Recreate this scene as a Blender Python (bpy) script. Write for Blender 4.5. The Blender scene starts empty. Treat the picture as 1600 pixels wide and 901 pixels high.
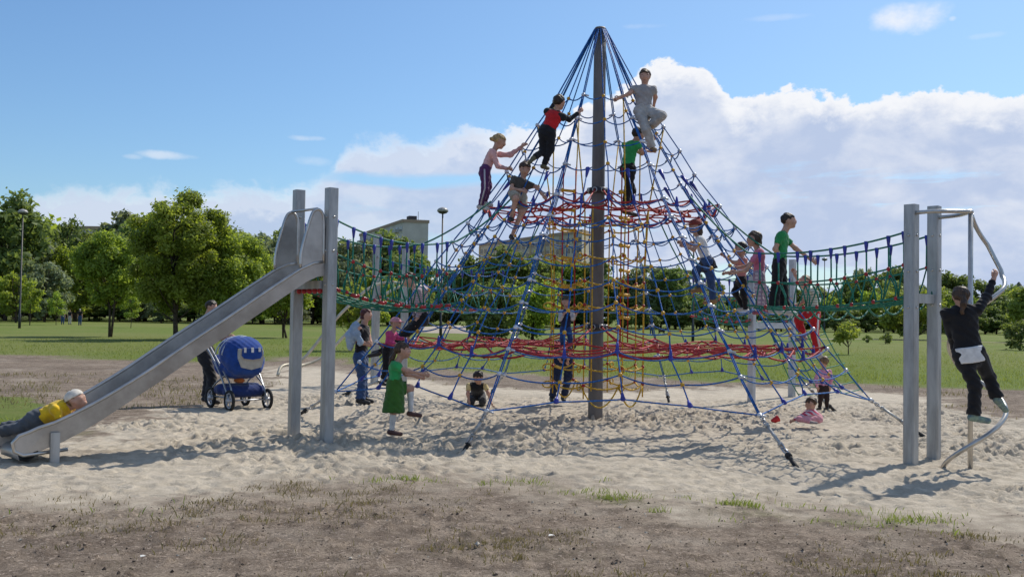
import bpy, math, random
import numpy as np
from math import radians, sin, cos, pi
rng = np.random.default_rng(7); random.seed(7)
SC = bpy.context.scene
COL = SC.collection

# ---------------------------------------------------------------- camera
F_PX, PITCH, ROLL = 1500., .0294, .0155
_fw = np.array([0, cos(PITCH), sin(PITCH)]); _u0 = np.array([0, -sin(PITCH), cos(PITCH)]); _r0 = np.array([1., 0, 0])
CR = cos(ROLL)*_r0 + sin(ROLL)*_u0; CU = -sin(ROLL)*_r0 + cos(ROLL)*_u0
EYE = np.array([0, 0, 1.6])
cam = bpy.data.objects.new('camera', bpy.data.cameras.new('camera')); COL.objects.link(cam)
cam.data.sensor_width = 36; cam.data.lens = F_PX/1600*36; cam.data.clip_start = .1; cam.data.clip_end = 6000
import mathutils
cam.matrix_world = mathutils.Matrix(((CR[0], CU[0], -_fw[0], 0), (CR[1], CU[1], -_fw[1], 0), (CR[2], CU[2], -_fw[2], 1.6), (0, 0, 0, 1)))
SC.camera = cam
def ray(x, y): return _fw + (x-800)/F_PX*CR + (450.5-y)/F_PX*CU
def at(x, y, D): return EYE + D*ray(x, y)                       # surveyed point: sight line and distance
def G(x, y, z=0.):
    d = ray(x, y); return EYE + d*((z-1.6)/d[2])                 # surveyed point on level z
def on_plane(x, y, A, u):                                        # sight line against the vertical plane through A along u
    n = np.array([-u[1], u[0], 0]); d = ray(x, y); return EYE + d*(((np.array(A)-EYE) @ n)/(d @ n))

# ---------------------------------------------------------------- light
SUN_AZ_DIR = np.array([.68, .733]); SUN_EL = radians(48)       # towards the sun: right and behind the net
SUN_ROT = math.atan2(SUN_AZ_DIR[0], SUN_AZ_DIR[1])
SKY_STRENGTH = .10; SUN_STRENGTH = 4.5
world = bpy.data.worlds.new('World'); SC.world = world; world.use_nodes = True
sun = bpy.data.objects.new('sun', bpy.data.lights.new('sun', 'SUN')); COL.objects.link(sun)
sun.data.energy = SUN_STRENGTH; sun.data.angle = radians(.5); sun.data.color = (1, .93, .82)
sd = mathutils.Vector((SUN_AZ_DIR[0]*cos(SUN_EL), SUN_AZ_DIR[1]*cos(SUN_EL), sin(SUN_EL)))
sun.rotation_euler = sd.to_track_quat('Z', 'Y').to_euler()
SC.view_settings.view_transform = 'Standard'; SC.view_settings.look = 'None'; SC.view_settings.exposure = 0.0; SC.view_settings.gamma = 1

class NT:
    def __init__(s, tree): s.t = tree; s.n = tree.nodes; s.l = tree.links
    def new(s, typ, **kw):
        n = s.n.new(typ)
        for k, v in kw.items(): setattr(n, k, v)
        return n
    def put(s, sock, v):
        if hasattr(v, 'is_linked') or isinstance(v, bpy.types.NodeSocket): s.l.new(v, sock)
        else: sock.default_value = v
    def m(s, op, a, b=None, c=None, clamp=False):
        n = s.new('ShaderNodeMath', operation=op, use_clamp=clamp); s.put(n.inputs[0], a)
        if b is not None: s.put(n.inputs[1], b)
        if c is not None: s.put(n.inputs[2], c)
        return n.outputs[0]
    def mix(s, f, a, b, bt='MIX'):
        n = s.new('ShaderNodeMix', data_type='RGBA', blend_type=bt); s.put(n.inputs[0], f)
        for i, v in ((6, a), (7, b)):
            if isinstance(v, tuple): v = (*v[:3], 1)
            s.put(n.inputs[i], v)
        return n.outputs[2]
    def ss(s, x, a, b):                                           # smoothstep
        n = s.new('ShaderNodeMapRange', interpolation_type='SMOOTHSTEP'); s.put(n.inputs[0], x); s.put(n.inputs[1], a); s.put(n.inputs[2], b)
        return n.outputs[0]
    def noise(s, vec, scale, detail=4, rough=.5, dist=0.):
        n = s.new('ShaderNodeTexNoise'); n.inputs['Scale'].default_value = scale; n.inputs['Detail'].default_value = detail
        n.inputs['Roughness'].default_value = rough; n.inputs['Distortion'].default_value = dist
        if vec is not None: s.l.new(vec, n.inputs['Vector'])
        return n.outputs[0]
    def comb(s, x, y, z):
        n = s.new('ShaderNodeCombineXYZ')
        for i, v in enumerate((x, y, z)): s.put(n.inputs[i], v)
        return n.outputs[0]

def build_sky():
    w = NT(world.node_tree); world.node_tree.nodes.clear()
    out = w.new('ShaderNodeOutputWorld'); bg = w.new('ShaderNodeBackground'); w.l.new(bg.outputs[0], out.inputs[0])
    sky = w.new('ShaderNodeTexSky', sky_type='NISHITA', sun_disc=False)
    sky.sun_elevation = SUN_EL; sky.sun_rotation = SUN_ROT; sky.air_density = 1.15; sky.dust_density = .6; sky.ozone_density = 2.0; sky.altitude = 100
    tc = w.new('ShaderNodeTexCoord'); sep = w.new('ShaderNodeSeparateXYZ'); w.l.new(tc.outputs['Generated'], sep.inputs[0])
    X, Y, Z = sep.outputs
    hor = w.m('SQRT', w.m('ADD', w.m('MULTIPLY', X, X), w.m('MULTIPLY', Y, Y)))
    t = w.m('DIVIDE', Z, w.m('MAXIMUM', hor, .02))                # tangent of elevation
    az = w.m('ARCTAN2', X, Y)                                     # bearing, 0 straight ahead
    u = w.m('ADD', w.m('DIVIDE', az, 1.4), .5, clamp=True)
    def prof(pts):
        n = w.new('ShaderNodeFloatCurve'); c = n.mapping.curves[0]
        P = [(math.atan((x-800)/F_PX)/1.4+.5, y) for x, y in pts]
        P = [(0, P[0][1])] + P + [(1, P[-1][1])]
        while len(c.points) < len(P): c.points.new(.5, .5)
        for q, (a, b) in zip(c.points, P): q.location = (a, b); q.handle_type = 'AUTO_CLAMPED'
        n.mapping.update(); w.l.new(u, n.inputs['Value']); return n.outputs[0]
    H = lambda x, y: (491+.0155*(x-800)-y)/F_PX/math.sqrt(1+((x-800)/F_PX)**2)                # picture height above the skyline -> tangent
    top = prof([(x, H(x, y)) for x, y in [(-150, 330), (20, 318), (60, 296), (150, 285), (300, 284), (440, 283), (510, 262), (535, 215), (640, 206), (700, 200), (760, 188), (850, 190), (930, 150), (985, 112), (1010, 92),
            (1060, 84), (1105, 95), (1130, 125), (1150, 145), (1200, 137), (1300, 136), (1420, 138), (1520, 130), (1600, 143), (1750, 150)]])
    v3 = w.comb(w.m('MULTIPLY', az, 1.0), w.m('MULTIPLY', t, 1.25), 3.7)
    n1 = w.noise(v3, 16, 9, .58); n2 = w.noise(w.comb(az, w.m('MULTIPLY', t, 2.6), 9.1), 7, 7, .55); n3 = w.noise(w.comb(az, w.m('MULTIPLY', t, 5.5), 1.3), 5.5, 8, .6, .3)
    n4 = w.noise(v3, 26, 7, .62, .4); n5 = w.noise(v3, 75, 5, .6, .3)
    rough = w.m('ADD', w.m('MULTIPLY', w.m('SUBTRACT', n1, .5), .045), w.m('ADD', w.m('MULTIPLY', w.m('SUBTRACT', n4, .5), .042), w.m('MULTIPLY', w.m('SUBTRACT', n5, .5), .016)))
    d0 = w.m('SUBTRACT', top, t); depth = w.m('ADD', d0, rough)
    soft = w.ss(az, -.12, .08)                                     # the banks on the left are thin and soft-edged
    bank = w.m('ADD', w.m('MULTIPLY', w.ss(depth, .0, .006), soft), w.m('MULTIPLY', w.m('MULTIPLY', w.ss(depth, -.004, .022), .88), w.m('SUBTRACT', 1.0, soft)))
    # streaks of blue between the layers
    low = w.ss(d0, .05, .10)
    hole = w.m('MULTIPLY', w.ss(n3, .56, .66), w.m('MULTIPLY', low, .85))
    def az_of(x): return math.atan((x-800)/F_PX)
    gw = w.m('MULTIPLY', w.ss(az, az_of(440), az_of(560)), w.m('SUBTRACT', 1.0, w.ss(az, az_of(800), az_of(950))))
    gt = w.m('ABSOLUTE', w.m('SUBTRACT', w.m('ADD', t, w.m('MULTIPLY', w.m('SUBTRACT', n2, .5), .03)), H(680, 276)))
    hole = w.m('MAXIMUM', hole, w.m('MULTIPLY', gw, w.m('SUBTRACT', 1.0, w.ss(gt, .002, .010))))
    bank = w.m('MULTIPLY', bank, w.m('SUBTRACT', 1.0, hole))
    # small detached clouds and wisps
    def blob(x, y, rx, ry, amt, lo=.42, hi=.62, nz=n2):
        a0 = math.atan((x-800)/F_PX); t0 = H(x, y)
        d = w.m('ADD', w.m('POWER', w.m('DIVIDE', w.m('SUBTRACT', az, a0), rx/F_PX), 2.), w.m('POWER', w.m('DIVIDE', w.m('SUBTRACT', t, t0), ry/F_PX), 2.))
        e = w.m('ADD', w.m('SUBTRACT', 1.0, d), w.m('MULTIPLY', w.m('SUBTRACT', n1, .5), 2.6))
        return w.m('MULTIPLY', w.ss(e, .25, 1.2), amt)
    bl = [blob(1420, 18, 72, 34, .85), blob(1488, 22, 8, 6, .5), blob(1545, 48, 35, 8, .25), blob(1210, 20, 60, 8, .22), blob(1010, 34, 50, 7, .2), blob(255, 238, 62, 9, .5), blob(475, 211, 38, 7, .5), blob(490, 247, 40, 12, .28), blob(200, 240, 22, 6, .3)]
    bb = bl[0]
    for b in bl[1:]: bb = w.m('MAXIMUM', bb, b)
    # clouds outside the frame: unseen broken cumulus overhead, added to whiten the ambient light
    ov = w.m('MULTIPLY', w.m('MULTIPLY', w.ss(w.noise(tc.outputs['Generated'], 3.1, 8, .6), .46, .62), w.ss(t, .42, .7)), .5)
    cov = w.m('MAXIMUM', w.m('MAXIMUM', bank, bb), ov)
    # cloud colour: bright rims, blue-grey bodies
    nb = w.noise(w.comb(az, w.m('MULTIPLY', t, 1.9), 5.5), 8, 7, .55, .3); nb2 = w.noise(w.comb(az, w.m('MULTIPLY', t, 1.4), 2.2), 30, 6, .6, .3)
    dd = w.m('ADD', d0, w.m('MULTIPLY', rough, 1.4))
    body = w.m('MULTIPLY', w.ss(dd, .006, .042), w.m('ADD', .55, w.m('MULTIPLY', w.ss(nb, .36, .60), .45)))
    body = w.m('ADD', body, w.m('MULTIPLY', w.m('MULTIPLY', w.m('SUBTRACT', nb2, .5), .7), w.ss(dd, .0, .02)), clamp=True)
    left = w.m('MULTIPLY', w.m('MULTIPLY', w.m('SUBTRACT', 1.0, soft), .62), w.ss(dd, .004, .02))
    shade = w.m('MAXIMUM', body, left)
    ccol = w.mix(shade, (.92, .935, .975), (.50, .595, .80))
    tint = w.mix(1.0, sky.outputs[0], (.82, 1.06, 1.30), 'MULTIPLY')
    hz = w.ss(az, -.55, .6)
    tint = w.mix(w.m('MULTIPLY', hz, .20), tint, (6., 8.2, 9.8))
    skyc = w.mix(1.0, tint, (SKY_STRENGTH,)*3, 'MULTIPLY')
    fin = w.mix(cov, skyc, ccol)
    w.l.new(fin, bg.inputs[0]); bg.inputs[1].default_value = 1.0
build_sky()
# ---------------------------------------------------------------- materials
MATS = {}
def M(name, col, rough=.6, metal=0., var=.12, vscale=6., bump=0., bscale=60., spec=.4, coord='Object', sheen=0., stretch=None, col2=None, aniso=0):
    if name in MATS: return MATS[name]
    m = bpy.data.materials.new(name); m.use_nodes = True; MATS[name] = m
    w = NT(m.node_tree); b = w.n['Principled BSDF']
    tc = w.new('ShaderNodeTexCoord'); vec = tc.outputs[coord]
    if stretch:
        mp = w.new('ShaderNodeMapping'); mp.inputs['Scale'].default_value = stretch; w.l.new(vec, mp.inputs[0]); vec = mp.outputs[0]
    n = w.noise(vec, vscale, 5, .6)
    c2 = col2 or tuple(c*(1-2.2*var) for c in col); c1 = tuple(min(1, c*(1+var)) for c in col)
    w.l.new(w.mix(w.ss(n, .3, .7), c2, c1), b.inputs['Base Color'])
    w.l.new(w.m('ADD', w.m('MULTIPLY', w.m('SUBTRACT', n, .5), .3), rough, clamp=True), b.inputs['Roughness'])
    b.inputs['Metallic'].default_value = metal; b.inputs['Specular IOR Level'].default_value = spec
    if sheen: b.inputs['Sheen Weight'].default_value = sheen
    if bump:
        bn = w.new('ShaderNodeBump'); bn.inputs['Strength'].default_value = bump; bn.inputs['Distance'].default_value = .01
        w.l.new(w.noise(vec, bscale, 4, .6), bn.inputs['Height']); w.l.new(bn.outputs[0], b.inputs['Normal'])
    return m
# ---------------------------------------------------------------- mesh helpers
def nrm(v): v = np.asarray(v, float); return v/(np.linalg.norm(v)+1e-12)
def origin(o):
    p = np.zeros(3)
    while o is not None: p = p+np.array(o.location); o = o.parent
    return p
class MB:
    def __init__(s): s.v = []; s.f = []; s.mi = []; s.n = 0; s.fl = []
    def add(s, v, f, mi=0):
        v = np.asarray(v, float).reshape(-1, 3); s.v.append(v); s.f += [tuple(int(i)+s.n for i in q) for q in f]; s.mi += [mi]*len(f); s.fl += [s.flat]*len(f); s.n += len(v); return s
    flat = False
    def tube(s, pts, r, n=6, mi=0, cap=True, closed=False):
        P = np.asarray(pts, float); m = len(P); r = np.broadcast_to(np.asarray(r, float), (m,))
        T = np.roll(P, -1, 0)-np.roll(P, 1, 0) if closed else np.gradient(P, axis=0)
        T /= np.linalg.norm(T, axis=1)[:, None]+1e-12
        a = np.array([0, 0, 1.]) if abs(T[0, 2]) < .9 else np.array([1., 0, 0])
        A = nrm(np.cross(T[0], a)); V = []
        th = np.arange(n)*2*pi/n
        for i in range(m):
            A = nrm(A-T[i]*(A @ T[i])); B = np.cross(T[i], A)
            V.append(P[i]+r[i]*(np.cos(th)[:, None]*A+np.sin(th)[:, None]*B))
        F = []
        for i in range(m if closed else m-1):
            j = (i+1) % m
            for k in range(n): k2 = (k+1) % n; F.append((i*n+k, i*n+k2, j*n+k2, j*n+k))
        if cap and not closed: F += [tuple(range(n))[::-1], tuple((m-1)*n+k for k in range(n))]
        return s.add(np.concatenate(V), F, mi)
    def box(s, *a, **k):
        s.flat = True; s._box(*a, **k); s.flat = False; return s
    def _box(s, c, ax, hx, hy, hz, mi=0, bev=0.):
        c = np.asarray(c, float); X, Y, Z = [np.asarray(a, float) for a in ax]
        if not bev:
            V = [c+X*hx*i+Y*hy*j+Z*hz*k for i in (-1, 1) for j in (-1, 1) for k in (-1, 1)]
            return s.add(V, [(0, 1, 3, 2), (4, 6, 7, 5), (0, 4, 5, 1), (2, 3, 7, 6), (0, 2, 6, 4), (1, 5, 7, 3)], mi)
        prof = [(1, 1-bev/hy), (1-bev/hx, 1), (-1+bev/hx, 1), (-1, 1-bev/hy), (-1, -1+bev/hy), (-1+bev/hx, -1), (1-bev/hx, -1), (1, -1+bev/hy)]
        V = [c+X*hx*a+Y*hy*b+Z*hz*k for k in (-1, 1) for a, b in prof]
        return s.add(V, [(i, (i+1) % 8, 8+(i+1) % 8, 8+i) for i in range(8)]+[tuple(range(8))[::-1], tuple(range(8, 16))], mi)
    def ball(s, c, r, mi=0, nu=8, nv=5, sc=(1, 1, 1), ax=None):
        ax = np.eye(3) if ax is None else np.asarray(ax); V = []; F = []
        for j in range(1, nv):
            p = pi*j/nv
            for i in range(nu):
                t = 2*pi*i/nu; V.append((sin(p)*cos(t), sin(p)*sin(t), cos(p)))
        V += [(0, 0, 1), (0, 0, -1)]; a = len(V)-2
        for j in range(nv-2):
            for i in range(nu): k = (i+1) % nu; F.append((j*nu+i, (j+1)*nu+i, (j+1)*nu+k, j*nu+k))
        for i in range(nu): k = (i+1) % nu; F.append((a, i, k)); F.append((a+1, (nv-2)*nu+k, (nv-2)*nu+i))
        V = np.array(V)*r*np.array(sc)
        return s.add(np.asarray(c)+V @ ax, F, mi)
    def build(s, name, mats, parent=None, smooth=True, kind=None):
        V = np.concatenate(s.v)-(origin(parent) if parent is not None else 0)
        me = bpy.data.meshes.new(name); me.from_pydata(V.tolist(), [], s.f); 
        if not isinstance(mats, (list, tuple)): mats = [mats]
        for m in mats: me.materials.append(m)
        if len(mats) > 1: me.polygons.foreach_set('material_index', s.mi)
        me.polygons.foreach_set('use_smooth', [smooth and not q for q in s.fl]); me.update()
        o = bpy.data.objects.new(name, me); COL.objects.link(o)
        if parent is not None: o.parent = parent
        if kind: o['kind'] = kind
        return o
def tag(o, label=None, cat=None, group=None, kind=None):
    for k, v in (('label', label), ('category', cat), ('group', group), ('kind', kind)):
        if v: o[k] = v
    return o
def thing(name, label, cat, loc, group=None):
    o = bpy.data.objects.new(name, None); COL.objects.link(o); o.location = [float(a) for a in loc]; o.empty_display_size = .2
    return tag(o, label, cat, group)
def np_mesh(name, V, F, mat, smooth=False, nper=4):
    me = bpy.data.meshes.new(name); V = np.asarray(V, np.float32); F = np.asarray(F, np.int32); k = F.shape[1]
    me.vertices.add(len(V)); me.vertices.foreach_set('co', V.ravel()); me.loops.add(F.size); me.loops.foreach_set('vertex_index', F.ravel())
    me.polygons.add(len(F)); me.polygons.foreach_set('loop_start', np.arange(len(F), dtype=np.int32)*k)
    try: me.polygons.foreach_set('loop_total', np.full(len(F), k, np.int32))
    except Exception: pass
    me.polygons.foreach_set('use_smooth', np.full(len(F), smooth)); me.update(calc_edges=True); me.validate()
    if mat: me.materials.append(mat)
    return me
def attr(me, name, arr, dom='POINT'):
    a = me.attributes.new(name, 'FLOAT_COLOR', dom); arr = np.asarray(arr, np.float32)
    if arr.shape[1] == 3: arr = np.concatenate([arr, np.ones((len(arr), 1), np.float32)], 1)
    a.data.foreach_set('color', arr.ravel())
def vnoise(x, y, seed=0):
    xi = np.floor(x).astype(np.int64); yi = np.floor(y).astype(np.int64); fx = x-xi; fy = y-yi
    fx = fx*fx*(3-2*fx); fy = fy*fy*(3-2*fy)
    def h(a, b):
        n = (a*374761393+b*668265263+seed*974711) & 0x7fffffff; n = ((n ^ (n >> 13))*1274126177) & 0x7fffffff
        return ((n ^ (n >> 16)) & 0xffff)/65535.
    return (h(xi, yi)*(1-fx)+h(xi+1, yi)*fx)*(1-fy)+(h(xi, yi+1)*(1-fx)+h(xi+1, yi+1)*fx)*fy
def fbm(x, y, oct=4, seed=0):
    s = 0; a = .5; 
    for o in range(oct): s = s+a*vnoise(x*2**o, y*2**o, seed+o); a *= .5
    return s/(1-.5**oct)
def sdist(px, py, poly):                                         # >0 inside
    P = np.asarray(poly); d = np.full(px.shape, 1e9); ins = np.zeros(px.shape, bool)
    for i in range(len(P)):
        a = P[i]; b = P[(i+1) % len(P)]; e = b-a; wx = px-a[0]; wy = py-a[1]
        t = np.clip((wx*e[0]+wy*e[1])/(e @ e), 0, 1); d = np.minimum(d, (wx-e[0]*t)**2+(wy-e[1]*t)**2)
        c = ((a[1] <= py) & (b[1] > py)) | ((b[1] <= py) & (a[1] > py))
        with np.errstate(divide='ignore', invalid='ignore'): xx = a[0]+(py-a[1])/(b[1]-a[1])*e[0] if b[1] != a[1] else np.full(px.shape, 1e9)
        ins ^= c & (px < xx)
    return np.sqrt(d)*np.where(ins, 1, -1)

# ---------------------------------------------------------------- ground: one sheet to the horizon
SAND = [G(x, y)[:2] for x, y in [(-500, 800), (0, 795), (120, 795), (230, 772), (350, 765), (480, 752), (600, 742), (700, 737), (780, 738), (860, 745), (930, 757), (1010, 776), (1100, 788), (1200, 786), (1300, 798), (1420, 806), (1600, 822), (2100, 840),
        (2100, 690), (1600, 655), (1500, 640), (1410, 614), (1250, 606), (1100, 606), (950, 612), (830, 608), (700, 600), (600, 588), (500, 574), (430, 574), (410, 600), (400, 622), (300, 640), (230, 660), (150, 690), (0, 700), (-500, 705)]]
MEADOW = [G(x, y)[:2] for x, y in [(-900, 551), (0, 556), (120, 560), (230, 566), (330, 568), (400, 566), (480, 558), (560, 572), (700, 581), (900, 589), (1100, 597), (1300, 602), (1420, 604), (1600, 612), (2500, 640)]]+[np.array(q) for q in ((900, 60), (1500, 1500), (-1500, 1500), (-900, 60))]
LEFTG = [G(x, y)[:2] for x, y in [(-400, 618), (40, 618), (95, 630), (120, 655), (95, 678), (20, 690), (-400, 690)]]
def cover(x, y):
    nz = fbm(x*.55, y*.55, 4, 3)-.5; n2 = fbm(x*2.1, y*2.1, 4, 11)-.5
    w1 = np.clip(y/16, .5, 3)
    sand = np.clip((sdist(x, y, SAND)+nz*1.3+n2*1.5+(fbm(x*7, y*7, 3, 15)-.5)*.9)/(.6+1.3*(y < 11))+.5, 0, 1); sand = sand*sand*(3-2*sand)
    md = sdist(x, y, MEADOW); grass = np.clip((md+nz*2.2+n2*1.6+.35)/1.4, 0, 1)
    lg = sdist(x, y, LEFTG); grass = np.maximum(grass, np.clip((lg+nz*.9+n2*.7)/.4, 0, 1)*.95)
    # thin patches of grass on the trodden dirt
    pat = np.clip((fbm(x*.9+4, y*.9, 4, 29)-.60)/.10, 0, 1)*.45
    edge = np.exp(-((sdist(x, y, SAND)+.30)/.28)**2)*np.clip((fbm(x*.8, y*.8, 3, 41)-.50)/.12, 0, 1)*(y < 13)
    grass = np.maximum(grass, np.maximum(pat*.6*(1-sand), edge*.55))
    return sand, grass*(1-sand*.9), md
def height(x, y, sand):
    h = (fbm(x*.35, y*.35, 3, 5)-.5)*.10+(fbm(x*6, y*6, 3, 17)-.5)*.008+(fbm(x*1.7, y*1.7, 3, 8)-.5)*.03+np.abs(fbm(x*3.1, y*4.1, 3, 9)-.5)*.035*sand
    h = h*np.clip(1.4-np.abs(y-12)/14, .15, 1)
    return h-.012*sand
def build_ground():
    xs = np.concatenate([-np.geomspace(2500, 9.2, 60), np.arange(-9, 9.01, .027), np.geomspace(9.2, 2500, 60)])
    ys = np.concatenate([[-60, -20, -5, 0, 2, 3.2], np.arange(3.9, 8.2, .045), np.arange(8.2, 19.5, .030), np.arange(19.5, 26, .12), np.geomspace(26.2, 3000, 70)])
    Xg, Yg = np.meshgrid(xs, ys); x = Xg.ravel(); y = Yg.ravel()
    sand, grass, md = cover(x, y)
    h = height(x, y, sand)
    # footprints and scuffs pressed into the sand
    nx = len(xs); H = h.reshape(Xg.shape); S = sand.reshape(Xg.shape)
    n = 0
    x0 = int(np.searchsorted(xs, -9)); y0 = int(np.searchsorted(ys, 8.2)); dx = .027; dy = .030
    r2 = np.random.default_rng(3)
    for i in range(13000):
        cx = r2.uniform(-8.6, 8.6); cy = r2.uniform(8.4, 19.2)
        a = r2.uniform(0, pi); L = r2.uniform(.045, .135); Wd = L*r2.uniform(.35, .7); dep = r2.uniform(.008, .030)*(.5+.9*np.clip((vnoise(np.array([cx*.6]), np.array([cy*.75]), 77)[0]-.40)/.35, 0, 1))
        if r2.random() < .14: dep = -dep*.6
        R = int(.30/dx); i0 = y0+int((cy-8.2)/dy); j0 = x0+int((cx+9)/dx)
        ya, yb, xa, xb = max(i0-R, y0), min(i0+R, len(ys)-80), max(j0-R, x0), min(j0+R, nx-60)
        if yb <= ya or xb <= xa or S[min(i0, len(ys)-1), min(j0, nx-1)] < .5: continue
        gx = Xg[ya:yb, xa:xb]-cx; gy = Yg[ya:yb, xa:xb]-cy
        p = (gx*cos(a)+gy*sin(a))/L; q = (-gx*sin(a)+gy*cos(a))/Wd; e = np.sqrt(p*p+q*q)
        H[ya:yb, xa:xb] += S[ya:yb, xa:xb]*(-dep*np.exp(-e**4.)+dep*.55*np.exp(-((e-1.5)/.38)**2))
    # small clods and crumbs on the foreground dirt
    near = (y < 8.4) & (y > 3.6) & (np.abs(x) < 9)
    cl = np.clip(fbm(x*11, y*11, 2, 61)-.62, 0, 1)*.10+(fbm(x*3.3, y*3.3, 4, 63)-.5)*.02
    H += (near*(1-sand)*cl*1.3).reshape(Xg.shape)
    V = np.stack([x, y, H.ravel()], 1)
    idx = np.arange(len(x)).reshape(Xg.shape)
    Fq = np.stack([idx[:-1, :-1], idx[:-1, 1:], idx[1:, 1:], idx[1:, :-1]], -1).reshape(-1, 4)
    m = bpy.data.materials.new('ground_cover'); m.use_nodes = True; w = NT(m.node_tree); b = w.n['Principled BSDF']
    at_ = w.new('ShaderNodeAttribute', attribute_name='cover'); sp = w.new('ShaderNodeSeparateColor'); w.l.new(at_.outputs[0], sp.inputs[0])
    tc = w.new('ShaderNodeTexCoord'); P = tc.outputs['Object']
    nf = w.noise(P, 45, 5, .65); nm = w.noise(P, 5, 6, .6); nl = w.noise(P, .8, 5, .55); nff = w.noise(P, 170, 3, .6); mow = w.noise(P, .06, 4, .5)
    sandc = w.mix(w.ss(nm, .35, .68), (.45, .392, .31), (.58, .51, .41)); sandc = w.mix(w.m('MULTIPLY', w.ss(nl, .52, .70), .55), sandc, (.34, .30, .245)); sandc = w.mix(w.m('MULTIPLY', w.ss(nff, .5, .72), .5), sandc, (.25, .215, .175))
    dirt = w.mix(w.ss(nm, .36, .62), (.145, .112, .086), (.275, .220, .170)); dirt = w.mix(w.m('MULTIPLY', w.ss(nl, .50, .72), .6), dirt, (.40, .345, .28)); dirt = w.mix(w.m('MULTIPLY', w.ss(w.noise(P, .55, 5, .6), .48, .64), .5), dirt, (.105, .080, .064)); dirt = w.mix(w.m('MULTIPLY', w.ss(nf, .50, .66), .75), dirt, (.085, .062, .048)); dirt = w.mix(w.m('MULTIPLY', w.ss(w.noise(P, 22, 4, .7), .54, .66), .75), dirt, (.42, .34, .275)); dirt = w.mix(w.m('MULTIPLY', w.ss(w.noise(P, 70, 3, .7), .56, .64), .85), dirt, (.06, .045, .037)); dirt = w.mix(w.m('MULTIPLY', w.ss(nff, .56, .70), .6), dirt, (.36, .31, .25))
    gr = w.mix(w.ss(nf, .35, .65), (.085, .125, .022), (.150, .195, .046)); gr = w.mix(w.m('MULTIPLY', w.ss(w.noise(P, 2.2, 5, .65), .45, .62), .6), gr, (.165, .185, .055)); gr = w.mix(w.m('MULTIPLY', w.ss(mow, .45, .6), .45), gr, (.185, .185, .070))
    c = w.mix(sp.outputs[0], dirt, sandc); c = w.mix(w.m('MULTIPLY', sp.outputs[1], w.ss(w.m('ADD', sp.outputs[1], w.m('MULTIPLY', w.m('SUBTRACT', nf, .5), 1.2)), .2, .8)), c, gr)
    w.l.new(c, b.inputs['Base Color']); b.inputs['Roughness'].default_value = .95; b.inputs['Specular IOR Level'].default_value = .1
    bn = w.new('ShaderNodeBump'); bn.inputs['Strength'].default_value = .9; bn.inputs['Distance'].default_value = .02
    w.l.new(w.m('ADD', nf, w.m('MULTIPLY', nff, .5)), bn.inputs['Height']); w.l.new(bn.outputs[0], b.inputs['Normal'])
    me = np_mesh('ground', V, Fq, m, True); attr(me, 'cover', np.stack([sand, grass, sand*0], 1))
    o = bpy.data.objects.new('ground', me); COL.objects.link(o); tag(o, kind='structure')
    return (xs, ys, H)
GXS, GYS, GH = build_ground()
def gz(x, y):
    i = np.clip(np.searchsorted(GYS, y), 1, len(GYS)-1); j = np.clip(np.searchsorted(GXS, x), 1, len(GXS)-1)
    return GH[i, j]
# ---------------------------------------------------------------- play structure
ROPE_BLUE = M('blue_rope', (.014, .130, .42), .55, var=.25, vscale=30, bump=.5, bscale=220, spec=.25)
ROPE_GREEN = M('green_rope', (.012, .19, .125), .55, var=.2, vscale=30, bump=.5, bscale=220)
ROPE_RED = M('red_rope', (.42, .016, .022), .55, var=.2, vscale=30, bump=.5, bscale=220)
ROPE_YEL = M('yellow_rope', (.62, .37, .02), .55, var=.2, vscale=30, bump=.5, bscale=220)
PL_YEL = M('yellow_plastic', (.62, .33, .02), .4); PL_BLUE = M('blue_plastic', (.035, .05, .33), .4); PL_WHITE = M('silver_clamp', (.62, .63, .66), .35, metal=.5); PL_RED = M('red_plastic', (.36, .02, .025), .4)
GALV = M('galvanised_steel', (.40, .405, .40), .5, metal=.5, var=.13, vscale=11, stretch=(1, 1, .18), bump=.08, bscale=30)
STAIN = M('stainless_steel', (.52, .50, .47), .34, metal=.9, var=.08, vscale=5, bump=.05, bscale=80)
SHEET = M('brushed_sheet', (.42, .40, .375), .42, metal=.7, var=.12, vscale=3, bump=.06, bscale=50)
MASTM = M('mast_metal', (.165, .152, .145), .6, metal=.35, var=.14, vscale=5, stretch=(1, 1, .2), bump=.1, bscale=25)
BLACKR = M('black_rubber', (.02, .02, .02), .7); CHAINM = M('chain_steel', (.45, .45, .46), .35, metal=.9); DARKP = M('dark_plate', (.045, .05, .065), .45, metal=.4)
BEIGE = M('beige_tube', (.55, .49, .38), .45, metal=.4)

POLE = G(930, 655)
TH = [246.5, 293.5, 341, 22, 66, 111, 150, 197]                  # bearings of the eight corner ropes
RZ = np.array([4.99, 4.59, 4.21, 3.83, 3.32, 3.01, 2.72, 2.40, 2.09, 1.78, 1.48, 1.20, .90, .48])
RR = np.array([.76, 1.03, 1.29, 1.52, 1.90, 2.13, 2.37, 2.60, 2.82, 3.05, 3.27, 3.48, 3.72, 4.08])
TOPZ = 6.19
jit = rng.normal(0, 1, (14, 32, 3))*np.array([.018, .018, .018])
def node(j, i):
    i %= 32; k, q = divmod(i, 4); a = radians(TH[k]); b = radians(TH[(k+1) % 8])
    A = np.array([cos(a), sin(a)]); B = np.array([cos(b), sin(b)])
    d = A*(1-q/4)+B*(q/4); r = RR[j]; z = RZ[j]
    if q in (1, 3): z -= .085 if j < 13 else -.10
    if j == 13 and q: r *= (.965, .94, .965)[q-1]; z += (0, .16, 0)[q-1]
    p = np.array([POLE[0]+r*d[0], POLE[1]+r*d[1], z])
    return p+jit[j, i]*(1 if q else .4)
def sag(A, B, s, n=7):
    t = np.linspace(0, 1, n)[:, None]; P = A*(1-t)+B*t; P[:, 2] -= (4*s*t*(1-t))[:, 0]; return P
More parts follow.
